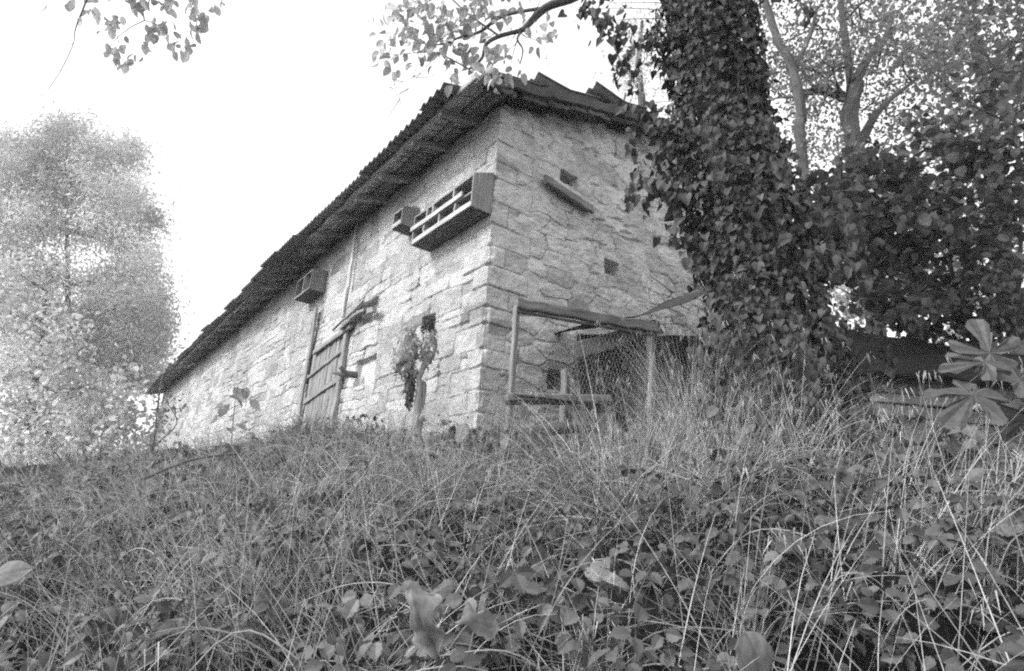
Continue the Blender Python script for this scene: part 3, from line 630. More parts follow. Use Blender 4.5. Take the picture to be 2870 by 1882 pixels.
back_tree('twisted forked tree with pale bark behind the dark bush, right of the ivy trunk',
    [(2405, 560, 8.6), (2400, 440, 8.6), (2385, 330, 8.6), (2400, 235, 8.6)], [.1, .16, .15, .12, .13],
    [([(2395, 235, 9.), (2430, 170, 9.), (2480, 110, 9.), (2500, 40, 9.2)], [.1, .07, .05]), ([(2390, 260, 9.), (2375, 150, 9.), (2360, 40, 9.), (2350, -80, 9.)], [.08, .065, .05]),
     ([(2400, 420, 9.), (2450, 330, 9.), (2500, 275, 9.), (2560, 230, 9.2)], [.085, .06, .03]), ([(2385, 400, 9.), (2365, 330, 8.9), (2385, 260, 8.9)], [.06, .07, .06]), ([(2370, 275, 9.), (2310, 255, 9.), (2250, 260, 9.)], [.1, .06])],
    [(2400, 60, 10., 22, 75), (2540, 120, 9.8, 20, 85), (2620, 250, 9.8, 14, 80), (2300, 420, 10.2, 12, 60), (2450, 250, 10.4, 9, 90), (2560, 350, 9.8, 10, 70)], 'mid', 44, .36, (.06, .11))
back_tree('slender crooked trunk seen between the ivy trunk and the twisted forked tree',
    [(2245, 420, 8.2), (2245, 330, 8.2), (2225, 200, 8.2), (2180, 110, 8.2), (2150, 20, 8.2)], [.09, .085, .08, .07, .06],
    [([(2150, 20, 8.2), (2120, -80, 8.2), (2100, -200, 8.2)], [.06, .05]), ([(2225, 200, 8.2), (2270, 100, 8.3), (2290, 20, 8.4)], [.05, .03])],
    [(2260, 60, 9., 16, 70), (2200, 250, 9., 10, 50), (2290, 180, 9., 14, 60), (2200, 440, 8.8, 12, 50), (2310, 350, 9., 10, 60)], 'mid', 46, .34, (.055, .10))
back_tree('pale small leaved tree rising behind the barn gable beside the ivy trunk',
    [(1790, 420, 14.), (1800, 300, 14.), (1790, 180, 14.), (1800, 60, 14.)], [.16, .13, .1, .05],
    [([(1800, 260, 14.), (1750, 190, 14.), (1720, 130, 14.)], [.05, .02])],
    [(1790, 90, 14, 26, 55), (1750, 200, 14, 16, 40), (1820, 200, 14, 20, 50), (1790, 310, 14, 12, 40), (1860, 60, 14, 20, 50)], 'pale', 34, .42, (.09, .16), SLIM)
back_tree('tall leafy tree filling the upper right corner with pale foliage',
    [(2800, 700, 11.), (2790, 450, 11.), (2760, 250, 11.), (2720, 80, 11.)], [.2, .17, .13, .09],
    [([(2760, 250, 11.), (2840, 120, 11.), (2920, 20, 11.)], [.07, .04]), ([(2720, 80, 11.), (2680, -40, 11.)], [.08, .06])],
    [(2700, 120, 11, 24, 90), (2820, 80, 11, 20, 90), (2850, 250, 11, 16, 70), (2560, 30, 11, 14, 70), (2720, 300, 11, 12, 80), (2680, 560, 11.5, 12, 90), (2800, 620, 11.5, 12, 80)], 'mid', 44, .44, (.08, .15), BROAD)
back_tree('mid grey leafy tree in the gap behind the low shed',
    [(2560, 900, 13.), (2560, 760, 13.), (2570, 600, 13.)], [.14, .11, .07], [([(2570, 600, 13.), (2600, 500, 13.)], [.05, .02])],
    [(2420, 840, 13, 22, 70), (2560, 780, 13, 26, 90), (2700, 820, 13, 26, 90), (2480, 640, 13, 20, 80), (2640, 640, 13, 16, 80), (2820, 800, 13, 20, 80)], 'pale', 30, .5, (.10, .16), BROAD)
# dark bush in front of them, arching branches
bb = at(2720, 1150, 5.8); bb[2] = float(ground_z(bb[0], bb[1]))
bush = thing('dark_bush', 'large dark broad leaved bush spreading over the low shed on the right', 'bush', bb); O = np.array(bush.location); m_ = MB(); tips = []
for pts, r in (([(2760, 1080, 6.2), (2700, 880, 6.), (2580, 770, 5.8), (2470, 700, 5.6), (2380, 600, 5.5)], [.035, .02, .008]), ([(2780, 1080, 6.2), (2720, 900, 6.1), (2670, 770, 6.), (2655, 650, 6.), (2600, 520, 6.)], [.03, .02, .006]),
               ([(2790, 1080, 6.2), (2850, 850, 5.8), (2860, 600, 5.6), (2840, 350, 5.6)], [.03, .02, .008]), ([(2655, 650, 6.), (2720, 560, 6.), (2780, 480, 6.)], [.014, .005]), ([(2700, 880, 6.), (2640, 700, 6.2), (2540, 560, 6.3)], [.016, .006]),
               ([(2840, 350, 5.6), (2700, 280, 5.6), (2570, 160, 5.6)], [.012, .005]), ([(2840, 350, 5.6), (2860, 200, 5.5), (2800, 60, 5.5)], [.012, .005]), ([(2580, 770, 5.8), (2430, 830, 5.6), (2330, 800, 5.5)], [.014, .005])):
    P_ = pxl(pts); tube(m_, P_, r, 7, .2, .5)
m_.build('stem', M['bark'], bush, O)
for (x, y, d, n, sp) in [(2380, 520, 5.7, 24, 45), (2480, 470, 5.8, 26, 50), (2350, 640, 5.5, 22, 45), (2450, 620, 5.6, 30, 55), (2580, 560, 5.9, 24, 60), (2550, 680, 5.8, 26, 60), (2420, 770, 5.6, 14, 40), (2660, 700, 5.9, 24, 60), (2560, 820, 5.8, 10, 40), (2700, 830, 5.9, 14, 45),
                         (2800, 760, 5.8, 26, 60), (2830, 580, 5.7, 26, 55), (2700, 480, 5.8, 20, 60), (2820, 400, 5.6, 22, 55), (2720, 330, 5.7, 14, 60), (2840, 220, 5.6, 14, 50), (2640, 400, 5.8, 10, 50), (2300, 560, 5.4, 16, 35), (2320, 720, 5.3, 14, 35), (2820, 880, 5.9, 12, 40), (2860, 1150, 5.2, 10, 40), (2460, 850, 6.3, 16, 40), (2560, 880, 6.4, 14, 40), (2680, 900, 6.4, 14, 45), (2790, 900, 6.3, 14, 45), (2500, 740, 6.2, 16, 50)]:
    for _ in range(n): tips.append((ax(x+rng.normal(0, sp), y+rng.normal(0, sp*.8), d+rng.normal(0, .35)), A3(0, 0, 1)))
f_ = MB(); foliage(f_, tips, BROAD, 12, .15, (.06, .135), (.5, 1.5), .35, flat=.3); f_.build('crown', M['dark'], bush, O)

# --- trees on the left
def left_tree(name, label, cat, trunk, clus, mat, T, per, R, size, bark='barkpale', group=None, hang=.2, wid=(.8, 1.15), tk=1., tone=(.75, 1.25)):
    P = [ax(*q) for q in trunk]; base = P[0].copy(); base[2] = float(ground_z(base[0], base[1]))-.1
    t = thing(name, label, cat, base, group); O = np.array(t.location); m_ = MB(); ax_ = spline(np.vstack([[base], P]), 6)
    k_ = tk*trunk[0][2]/15; tube(m_, ax_, [.22*k_, .16*k_, .05*k_], 9, .25); tips = []; cts = []
    for (x, y, d, n, sx, sy) in clus:
        c = ax(x, y, d); j = np.argmin(np.abs(ax_[:, 2]-(c[2]-.6))); tube(m_, spline([ax_[j], (ax_[j]+c)/2+rng.normal(0, .15, 3), c], 4), [.11*k_, .03*k_], 5, .2)
        cf = rng.uniform(.65, 1.15)
        for _ in range(n): tips.append((ax(x+rng.normal(0, sx*.8), y+rng.normal(0, sy*.8), d+rng.normal(0, .05*d)), A3(0, 0, 1))); cts.append(cf*rng.uniform(.85, 1.15))
    m_.build('trunk', M[bark], t, O); f_ = MB(); foliage(f_, tips, T, per, R, size, tone, hang, wid, ctv=cts); f_.build('crown', M[mat], t, O)
left_tree('feathery_tree', 'tall pale feathery tree standing beyond the far end of the barn', 'tree', [(180, 1150, 38.), (190, 800, 38.), (185, 520, 38.), (190, 340, 38.)],
    [(190, 370, 38, 22, 50, 22), (-20, 480, 38, 24, 40, 40), (-10, 620, 38, 24, 40, 45), (-10, 860, 38, 22, 40, 50), (-10, 760, 38, 18, 30, 40), (400, 1050, 38, 16, 30, 24), (100, 430, 38, 26, 50, 30), (270, 450, 38, 26, 50, 28), (360, 430, 38, 16, 24, 26), (20, 420, 38, 20, 40, 30), (60, 520, 38, 24, 55, 35), (200, 520, 38, 28, 60, 35), (340, 540, 38, 24, 40, 40),
     (110, 620, 38, 20, 60, 35), (270, 640, 38, 24, 60, 35), (370, 660, 38, 16, 30, 35), (430, 620, 38, 6, 12, 20), (40, 730, 38, 20, 50, 40), (390, 770, 38, 22, 35, 40), (280, 800, 38, 20, 60, 35), (150, 780, 38, 12, 60, 35), (430, 870, 38, 22, 28, 36),
     (330, 900, 38, 24, 55, 35), (200, 900, 38, 20, 60, 35), (425, 960, 38, 12, 18, 24), (390, 980, 38, 20, 40, 28), (270, 1000, 38, 24, 60, 30), (80, 850, 38, 16, 60, 40), (100, 980, 38, 20, 60, 40)], 'pale', SLIM, 210, 1.1, (.17, .38), wid=(.9, 1.6), tk=.4, tone=(.8, 1.2), bark='bark')
left_tree('leafy_shrub', 'bushy pale leaved shrub at the left edge below the feathery tree', 'shrub', [(60, 1300, 32.), (110, 1000, 32.), (130, 820, 32.)],
    [(40, 760, 32, 12, 35, 40), (60, 880, 32, 20, 50, 45), (150, 950, 32, 18, 50, 40), (40, 1030, 32, 22, 50, 40), (170, 1060, 32, 24, 60, 40), (290, 1090, 32, 20, 50, 30), (80, 1150, 32, 26, 60, 35), (220, 1180, 32, 26, 60, 35), (340, 1190, 32, 18, 40, 30), (60, 1250, 32, 24, 60, 30), (200, 1270, 32, 22, 60, 25), (350, 1290, 32, 14, 40, 20), (60, 1320, 32, 22, 70, 20), (200, 1335, 32, 20, 70, 18), (340, 1340, 32, 12, 50, 15)], 'hedge', OVAL, 46, 1.0, (.18, .38), tk=.5, tone=(.6, 1.35), group='shrubs at the far end of the barn')
left_tree('leafy_shrub', 'thin dark leaved sapling at the far end of the barn eave', 'shrub', [(410, 1330, 8.), (430, 1240, 8.), (440, 1160, 8.)],
    [(420, 1250, 8, 8, 30, 24), (450, 1180, 8, 6, 24, 16), (470, 1130, 8, 3, 20, 10), (370, 1290, 8, 8, 26, 20), (500, 1010, 8, 1, 5, 5)], 'mid', OVAL, 12, .16, (.05, .09), 'bark', tk=.25, group='shrubs at the far end of the barn')

# overhanging branch at the top left, from a tree left of the viewer
base = A3(-5.2, 3.0, float(ground_z(-5.2, 3.0))-.1)
ot = thing('overhanging_tree', 'leafy branch tips drooping into the white sky at the top left', 'tree', base); O = np.array(ot.location); m_ = MB()
tube(m_, spline([base, A3(-5.3, 3.0, 1.5), A3(-5.0, 3.1, 3.6), A3(-4.3, 3.4, 5.0)], 6), [.17, .13, .08], 9, .3)
for pts, r in (([(420, -260, 3.4), (400, -90, 4.0), (395, 0, 4.2), (405, 58, 4.2)], [.03, .006]), ([(405, 58, 4.2), (370, 75, 4.2), (330, 105, 4.2), (290, 150, 4.2), (235, 178, 4.2)], [.005, .0015]), ([(405, 58, 4.2), (440, 70, 4.2), (465, 110, 4.2), (490, 140, 4.2)], [.005, .002]),
               ([(300, -200, 3.5), (255, -40, 4.0), (235, 20, 4.0), (212, 80, 4.0), (205, 125, 4.0), (172, 195, 4.0), (136, 250, 4.0)], [.014, .008, .004, .003]), ([(172, 195, 4.0), (205, 240, 4.0), (222, 266, 4.0), (258, 280, 4.0)], [.003, .0015]), ([(136, 250, 4.0), (75, 248, 4.0), (48, 233, 4.0)], [.003, .0012]), ([(205, 122, 4.0), (150, 147, 4.0)], [.003, .001]), ([(420, -200, 3.4), (520, -60, 4.), (560, 40, 4.2)], [.01, .003])):
    tube(m_, pxl(pts), r, 5, .15)
tube(m_, spline([A3(-4.3, 3.4, 5.0), A3(-3.6, 3.4, 5.3), ax(420, -260, 3.4)], 4), [.08, .04], 7, .2)
m_.build('trunk', M['bark'], ot, O)
f_ = MB()
for (x, y, n) in [(310, 50, 14), (300, 90, 8), (330, 130, 8), (430, 80, 12), (470, 80, 12), (500, 130, 10), (520, 100, 8), (395, 120, 4), (365, 180, 4), (410, 160, 3), (560, 50, 10), (540, 20, 14), (400, 5, 22), (470, 10, 16), (580, 80, 5), (620, 10, 5), (205, 5, 5), (250, 35, 3), (270, 5, 8), (340, -40, 20), (460, -50, 30), (560, -40, 20), (140, 0, 2), (345, 150, 4)]:
    P = np.array([ax(x+rng.normal(0, 15), y+rng.normal(0, 13), 4.1+rng.normal(0, .1)) for _ in range(n)])
    leaves(f_, OVAL, P, rdir(n)*.7+A3(.1, 0, -1), rdir(n)+A3(0, -.5, .3), rng.uniform(.06, .12, n), rng.uniform(.7, 1.3, n), rng.uniform(.9, 1.3, n))
f_.build('crown', M['over'], ot, O)

# ------------------------------------------------------------------ grass, brambles and litter on the bank
def scatter(n, rmin, rmax, amin=-60, amax=62, p=.75, keep=None):
    if amin == -60: n = int(n*1.30)
    r = rmin+(rmax-rmin)*rng.random(n)**p; a = np.radians(rng.uniform(amin, amax, n)); x = r*np.sin(a); y = r*np.cos(a)
    d = np.stack([x, y], -1)-C0[:2]; inside = (d@NA[:2] < .03) & (d@LD[:2] > -.03) & (d@RD[:2] < LEN_B)
    ok = ~inside & ~in_pit(x, y)
    if keep is not None: ok &= keep(x, y)
    x, y = x[ok], y[ok]; return np.stack([x, y, ground_z(x, y)-.01], -1)
def pxof(P): z = P@_F; return 1435+FPX*(P@CX)/z, 941-FPX*(P@CY)/z
down = A3(-.25, -.9, -.2)
mb = MB()
def tufts(nt_, per, Lr, Wr, rmin=1.05, rmax=8.2, spread=.055, lay=.6, tn=(.6, 1.4), p=.75, bendr=(.5, 1.5), greenf=.4, keepf=None, seg=6):
    C_ = scatter(nt_, rmin, rmax, p=p); px, py = pxof(C_); pat = fbm(C_[:, 0]*1.2, C_[:, 1]*1.2, 3, 31)
    k_ = rng.random(len(C_)) < np.clip(.62+2.2*pat+.15*(px < 1300)-.6*sstep(1440, 1600, py)*np.where(px > 850, 1, .55), .03, 1)
    if keepf is not None: k_ &= keepf(px, py)
    C_ = C_[k_]; m = len(C_); dist = np.hypot(C_[:, 0], C_[:, 1]); px, py = pxof(C_)
    lean = down*rng.uniform(.2, 1.1, (m, 1))+fbm(C_[:, 0]*.7, C_[:, 1]*.7, 2, 55)[:, None]*A3(3.5, 0, 0)+rng.normal(0, .5, (m, 3))*A3(1, .8, 0)
    hg = np.interp(dist, [1, 3.5, 5, 6.5, 9], [1.1, 1., .72, .5, .5])*np.where((dist > 4) & (px > 1380) & (px < 1850), .45, 1.)*np.interp(px, [0, 900, 1450, 1750, 2100, 2870], [1., .95, .8, 1.1, 1.2, 1.])*np.clip(1+2.2*fbm(C_[:, 0]*1.6, C_[:, 1]*1.6, 2, 8), .4, 1.8)
    gr = rng.random(m) < greenf+.3*sstep(1450, 1750, py); tt = (1-.25*sstep(1350, 1700, py))*np.where(gr, rng.uniform(.24, .5, m), rng.uniform(tn[0], tn[1], m))*np.interp(px, [0, 1000, 2200, 2870], [1.12, 1.08, .9, .75])  # vignette falloff down the view painted into blade tone; darker rightwards too
    idx = np.repeat(np.arange(m), per); n = len(idx); off = rng.normal(0, spread, (n, 2)); P = C_[idx].copy(); P[:, :2] += off; P[:, 2] = ground_z(P[:, 0], P[:, 1])-.01
    D = A3(0, 0, 1)+lean[idx]*lay+np.concatenate([off/spread*.28, np.zeros((n, 1))], 1)+rng.normal(0, .2, (n, 3))
    B = lean[idx]*.7+A3(0, -.15, -1.15)
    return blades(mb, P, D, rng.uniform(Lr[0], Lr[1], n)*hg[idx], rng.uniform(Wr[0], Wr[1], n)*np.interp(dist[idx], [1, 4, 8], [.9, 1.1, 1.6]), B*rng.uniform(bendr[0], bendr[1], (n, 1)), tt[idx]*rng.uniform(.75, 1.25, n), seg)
tufts(1900, 16, (.18, .45), (.002, .0042))                       # short dense sward
tufts(850, 14, (.4, .8), (.0025, .0048), spread=.05, lay=.8, bendr=(.3, 1.5), greenf=.25)    # long drooping tussocks
tufts(420, 6, (.3, .55), (.005, .009), spread=.06, lay=.9, greenf=.6, tn=(.6, 1.1))          # broad blades
tufts(700, 9, (.35, .8), (.007, .012), rmin=7.5, rmax=17, spread=.12, p=.6)        # coarse growth beyond the crest
# tall seeding stems, arching
def stems(P, Lr, lean, wid, tn, bendk=(.05, .75), heads=True):
    n = len(P); D = A3(0, 0, 1)+lean*rng.uniform(.1, .9, (n, 1))+rng.normal(0, .28, (n, 3)); L = rng.uniform(*Lr, n); t_ = rng.uniform(*tn, n)
    tip = blades(mb, P, D, L, np.full(n, wid)*rng.uniform(.8, 1.2, n), (lean*.5+A3(0, 0, -1.2))[None]*(bendk[0]+(bendk[1]-bendk[0])*rng.random((n, 1))**1.5), t_, seg=8)
    if heads:
        h_ = rng.random(n) < .22; tip = tip[h_]; n = len(tip); t_ = t_[h_]
        for k in range(5):
            q = tip+rng.normal(0, .012, (n, 3))+A3(0, 0, .03); blades(mb, q, A3(0, 0, -1)+rng.normal(0, .35, (n, 3)), rng.uniform(.03, .06, n), np.full(n, .002), A3(0, 0, -.5), t_*1.05, seg=3)
P = scatter(1500, 1.5, 7.0); stems(P, (.35, .8), down+A3(-.2, 0, 0), .0030, (.8, 1.5))
P = scatter(700, 1.4, 5.5); stems(P, (.4, .9), A3(-.9, -.3, 0), .0032, (.8, 1.4), (.1, .9), False)
P = scatter(700, 1.4, 5.5); stems(P, (.4, .9), A3(.9, -.3, 0), .0032, (.8, 1.4), (.1, .9), False)
P = scatter(900, 4.2, 6.6, -35, 5, 1.); stems(P, (.25, .6), A3(-.5, -.2, 0), .0026, (.6, 1.3), (.05, 1.2))
P = scatter(260, 1.3, 3.4, -42, 46); stems(P, (.45, .9), A3(.2, -.5, 0), .0036, (1., 1.7), (.1, 1.0), False)
# flattened straw lying across the bank
P = scatter(4200, 1.1, 7.); P[:, 2] += rng.uniform(.03, .2, len(P)); n = len(P); a_ = rng.normal(.5, .7, n)+np.where(rng.random(n) < .3, 1.6, 0)
blades(mb, P, np.stack([np.cos(a_), np.sin(a_)*.8, .45*np.sin(a_)+rng.normal(0, .2, n)], -1), rng.uniform(.12, .42, n), rng.uniform(.002, .0042, n), A3(0, -.1, -.45), rng.uniform(.8, 1.6, n), 5)
# clumps hanging round the foot of the ivy tree and the pen
def clump(x, y, d, n, sp, Lr, lean, tn=(.8, 1.4), wid=.0030):
    c = at(x, y, d); P = np.stack([c[0]+rng.normal(0, sp, n), c[1]+rng.normal(0, sp, n)], -1); P = np.concatenate([P, ground_z(P[:, 0], P[:, 1])[:, None]], 1); stems(P, Lr, lean, wid, tn, (.35, 1.5))
clump(1945, 1240, 4.35, 130, .07, (.8, 1.35), A3(-.15, -.7, 0), (1., 1.5)); clump(1930, 1240, 4.6, 200, .10, (.7, 1.25), A3(-.3, -.5, 0)); clump(2000, 1240, 4.1, 180, .12, (.5, .95), A3(.1, -.6, 0)); clump(1800, 1300, 4.4, 70, .12, (.25, .5), A3(-.6, -.5, 0))
clump(2210, 1240, 3.7, 60, .08, (.6, .95), A3(.1, -.6, 0), (1., 1.5)); clump(2290, 1260, 3.7, 60, .12, (.35, .6), A3(.1, -.5, 0)); clump(1770, 1260, 4.8, 10, .10, (.6, 1.), A3(-.5, -.3, 0)); clump(2120, 1300, 3.7, 200, .2, (.3, .6), A3(.0, -.7, 0)); clump(2080, 1620, 2.2, 60, .05, (.35, .5), A3(-.1, -.6, -.1)); clump(1610, 1700, 2.0, 45, .03, (.25, .4), A3(0, -.6, -.1))
clump(880, 1500, 2.8, 260, .22, (.35, .65), A3(-.7, -.5, 0)); clump(500, 1450, 3.0, 220, .25, (.35, .6), A3(-.7, -.4, 0)); clump(2600, 1600, 2.4, 80, .15, (.4, .7), A3(.7, -.5, 0)); clump(1180, 1360, 4.0, 160, .2, (.3, .5), A3(.1, -.8, 0)); clump(1960, 1420, 3.3, 200, .18, (.35, .65), A3(.1, -.7, 0)); clump(2700, 1500, 2.5, 90, .12, (.5, .8), A3(.5, -.5, 0))
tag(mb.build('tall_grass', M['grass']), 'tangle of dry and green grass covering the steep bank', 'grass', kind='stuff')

# bramble leaves
mb = MB(); P = scatter(8600, 1.05, 6.8); px, py = pxof(P); n = len(P)
dens = np.clip(.12+.75*sstep(1400, 1600, py+.12*(px-1400)*(px > 1200))+.30*(px > 2250)*(py > 1240)+1.6*fbm(P[:, 0]*1.4, P[:, 1]*1.4, 3, 71), .03, 1)
P = P[rng.random(n) < dens]; n = len(P); P[:, 2] += rng.uniform(.05, .30, n)+.10*(P[:, 1] < 3)
for k in range(3):                              # three leaflets to a leaf
    Nn = rdir(n)*.55+A3(0, -.5, .8)
    if k == 0: ND = Nn; az_ = rng.uniform(0, 6.28, n)
    aa = az_+(0, 1.3, -1.3)[k]; D = np.stack([np.cos(aa), np.sin(aa)*.7, -.35+.3*rng.normal(size=n)], -1)
    if k == 0: ct = rng.uniform(.5, 1.5, n); sz = rng.uniform(.035, .08, n)
    leaves(mb, SERR, P+nrm(D)*.012, D, ND+rng.normal(0, .15, (n, 3)), sz*(1 if k == 0 else .85), ct, rng.uniform(.9, 1.1, n))
# low herb leaves between
P = scatter(6500, 1.05, 7.); n = len(P); P[:, 2] += rng.uniform(.0, .14, n); leaves(mb, BROAD, P, rdir(n)*A3(1, 1, .4), rdir(n)*.5+A3(0, -.4, .8), rng.uniform(.02, .055, n), rng.uniform(.6, 1.5, n))
for x, y, d, k_, sx, sy in [(1300, 1225, 5.0, 40, 50, 16), (1410, 1225, 5.0, 30, 40, 16), (1235, 1250, 4.9, 24, 40, 12), (2480, 1190, 3.6, 50, 70, 25), (2650, 1240, 3.2, 60, 90, 30), (1540, 1240, 4.8, 22, 50, 14), (2060, 1210, 3.8, 40, 60, 40), (700, 1285, 5.2, 40, 90, 14), (480, 1340, 5.0, 40, 80, 16)]:
    q = np.array([at(x+rng.normal(0, sx), y+rng.normal(0, sy), d+rng.normal(0, .15)) for _ in range(k_)])
    leaves(mb, BROAD, q, rdir(k_)+A3(0, 0, -.5), rdir(k_)*.6+A3(0, -.7, .6), rng.uniform(.045, .11, k_), rng.uniform(.7, 1.7, k_), rng.uniform(.8, 1.15, k_))
tag(mb.build('bramble_leaves', M['bramble']), 'low bramble and herb leaves spreading through the grass of the bank', 'brambles', kind='stuff')
# bramble canes and dead stalks lying across
mb = MB(); P = scatter(480, 1.15, 5.5)
for q in P:
    L = rng.uniform(.35, 1.0); a_ = rng.choice([rng.uniform(-.5, .6), rng.uniform(2.4, 3.7)])*1.; hd = A3(math.cos(a_), math.sin(a_)*.6, 0); hh = rng.uniform(.05, .24)
    pts = [q-A3(0, 0, .05), q+hd*L*.3+A3(0, 0, hh), q+hd*L*.65+A3(0, 0, hh*1.1), q+hd*L]; pts[3][2] = float(ground_z(pts[3][0], pts[3][1]))+.12
    tube(mb, spline(np.array(pts)+rng.normal(0, .012, (4, 3)), 5), [.0036, .003, .0018], 5, .1, rng.uniform(.4, 1.5))
tag(mb.build('bramble_canes', M['cane']), 'bare arching bramble canes and dead stalks across the bank', 'canes', kind='stuff')

# ------------------------------------------------------------------ single plants and things on the bank
def single_leaf(name, label, T, x, y, d, size, D, N, mat='dry', tone=1., wid=1., curl=0., prof=None):
    P = at(x, y, d); m_ = MB(); D = nrm(A3(*D)); N = nrm(A3(*N)-D*(D@A3(*N))); X = np.cross(D, N); na, nb_ = 23, 15
    a = np.linspace(0, 1, na); b = np.linspace(-1, 1, nb_); A_2, B_2 = np.meshgrid(a, b, indexing='ij'); sd_ = int(rng.integers(99))
    pr_ = np.array(prof if prof is not None else [(0, .02), (.1, .22), (.4, .36), (.7, .28), (.9, .1), (1, .01)])
    wl = np.interp(a, pr_[:, 0], pr_[:, 1]); wr = np.interp(a, pr_[:, 0], pr_[:, -1]); jag = 1+.22*(vnoise(a*17, a*0, sd_)-.5)*(prof is not None)
    X2 = np.where(B_2 < 0, B_2*(wl*jag)[:, None], B_2*(wr*jag)[:, None])*wid
    Zz = curl*(.55*X2**2-.25*np.abs(X2)+.10*np.sin(A_2*5+B_2)+.16*fbm(A_2*3.2+sd_, X2*6, 3, sd_))-.18*A_2**2-.02*np.exp(-(B_2/.12)**2)
    V = P+size*(X2[..., None]*X+A_2[..., None]*D+Zz[..., None]*N); i_ = np.arange(na-1)[:, None]*nb_; k_ = np.arange(nb_-1)[None]
    m_.add(V.reshape(-1, 3), np.stack([i_+k_, i_+k_+1, i_+nb_+k_+1, i_+nb_+k_], -1).reshape(-1, 4), tone*(1-.25*np.exp(-(B_2/.1)**2)).ravel(), None, True)
    o = m_.build(name, M[mat], None, P); md = o.modifiers.new('thickness', 'SOLIDIFY'); md.thickness = .0012; return tag(o, label, 'leaf', 'big dead leaves lying on the bank' if name == 'fallen_leaf' else None)
LOBED = [(0, .03, .03), (.06, .05, .10), (.16, .09, .14), (.24, .34, .10), (.34, .42, .12), (.42, .2, .2), (.52, .15, .26), (.62, .2, .22), (.7, .30, .34), (.8, .24, .26), (.9, .1, .12), (1, .02, .02)]
ROUND_ = [(0, .05), (.05, .2), (.2, .36), (.45, .42), (.7, .36), (.9, .2), (1, .02)]
single_leaf('fallen_leaf', 'large curled pale dead leaf low on the bank, lobed and standing on its edge', None, 1160, 1632, 1.72, .205, (.35, -.1, -1), (-.3, -1, .3), tone=.75, wid=.9, curl=1.2, prof=LOBED)
single_leaf('fallen_leaf', 'crumpled grey dead leaf over a dark hollow right of the large curled leaf', None, 1270, 1745, 1.70, .13, (1, .1, .1), (.1, -.7, .7), tone=.5, curl=1.2, prof=LOBED)
single_leaf('fallen_leaf', 'long pale leaf cut by the left edge of the bank', None, -30, 1625, 2.0, .12, (1, 0, .45), (-.2, -1, .4), tone=.7, curl=.4)
single_leaf('round_leaf', 'large round smooth leaf at the bottom edge of the bank', None, 2090, 1772, 1.6, .115, (.35, -.2, -1), (.1, -1, .5), 'fig', 1.1, 1.1, .35, ROUND_)
single_leaf('fallen_leaf', 'curled pale leaf on the weeds below the barn corner', None, 1310, 1190, 4.6, .17, (-.6, -.2, -1), (-.5, -1, .4), tone=.7, wid=1.2, curl=.7)
single_leaf('fallen_leaf', 'ragged pale leaf under the bottom rail of the wire pen', None, 1465, 1125, 5.0, .17, (.35, -.2, -1), (.1, -1, .3), tone=.62, wid=.9, curl=.6, prof=LOBED)
# half buried pale stone
m_ = MB(); c = at(1700, 1625, 2.15); th = np.linspace(0, 2*math.pi, 22, endpoint=False); ph = np.linspace(.05, math.pi-.05, 12)
TH, PH = np.meshgrid(th, ph, indexing='ij'); rr = 1+.8*fbm(np.cos(TH)*1.5+3, PH*2+np.sin(TH)*1.5, 4, 12)
V = np.stack([np.cos(TH)*np.sin(PH)*.075*rr, np.sin(TH)*np.sin(PH)*.06*rr, np.cos(PH)*.030*rr-.25*np.cos(TH)*np.sin(PH)*.085], -1)+c
i = np.arange(22)[:, None]; k = np.arange(11)[None]; m_.add(V.reshape(-1, 3), np.stack([i*12+k, i*12+k+1, (i+1) % 22*12+k+1, (i+1) % 22*12+k], -1).reshape(-1, 4), .75, None, False)
tag(m_.build('rock', M['rock'], None, c), 'pale rough stone half buried in the grass of the lower bank', 'stone')
# fig sapling at the right edge
b = at(2910, 1330, 2.1); fg = thing('fig_sapling', 'young fig with big lobed pale leaves in front of the low shed', 'fig', A3(b[0], b[1], float(ground_z(b[0], b[1])))); O = np.array(fg.location); m_ = MB()
stem = [O, at(2905, 1300, 2.1), at(2890, 1160, 2.1), at(2790, 1035, 2.05)]; tube(m_, spline(stem, 5), [.009, .006, .003], 6, .1)
tube(m_, spline([at(2890, 1160, 2.1), at(2790, 1130, 2.05), at(2720, 1090, 2.0)], 4), [.005, .003], 5); m_.build('stem', M['barkpale'], fg, O)
for (x, y, d, s_, D, N, w, tn) in ((2785, 1020, 2.05, .19, (-.05, .1, 1), (-.25, -1, .25), 1.05, .8), (2790, 1012, 2.05, .21, (-1, -.1, -.15), (0, -.75, .7), .75, .85), (2745, 1090, 2.0, .22, (-.75, -.25, -.55), (-.2, -.75, .65), .95, .68), (2835, 1075, 2.0, .17, (.9, 0, .35), (.1, -.8, .6), 1., .65), (2850, 1150, 2.1, .18, (.2, -.2, -1), (0, -1, .3), 1., .5)):
    m_ = MB(); leaves(m_, STAR, at(x, y, d)[None], A3(*D)[None], A3(*N)[None], s_*1.05, tn*.82, w*.98); m_.build('leaf', M['fig'], fg, O)
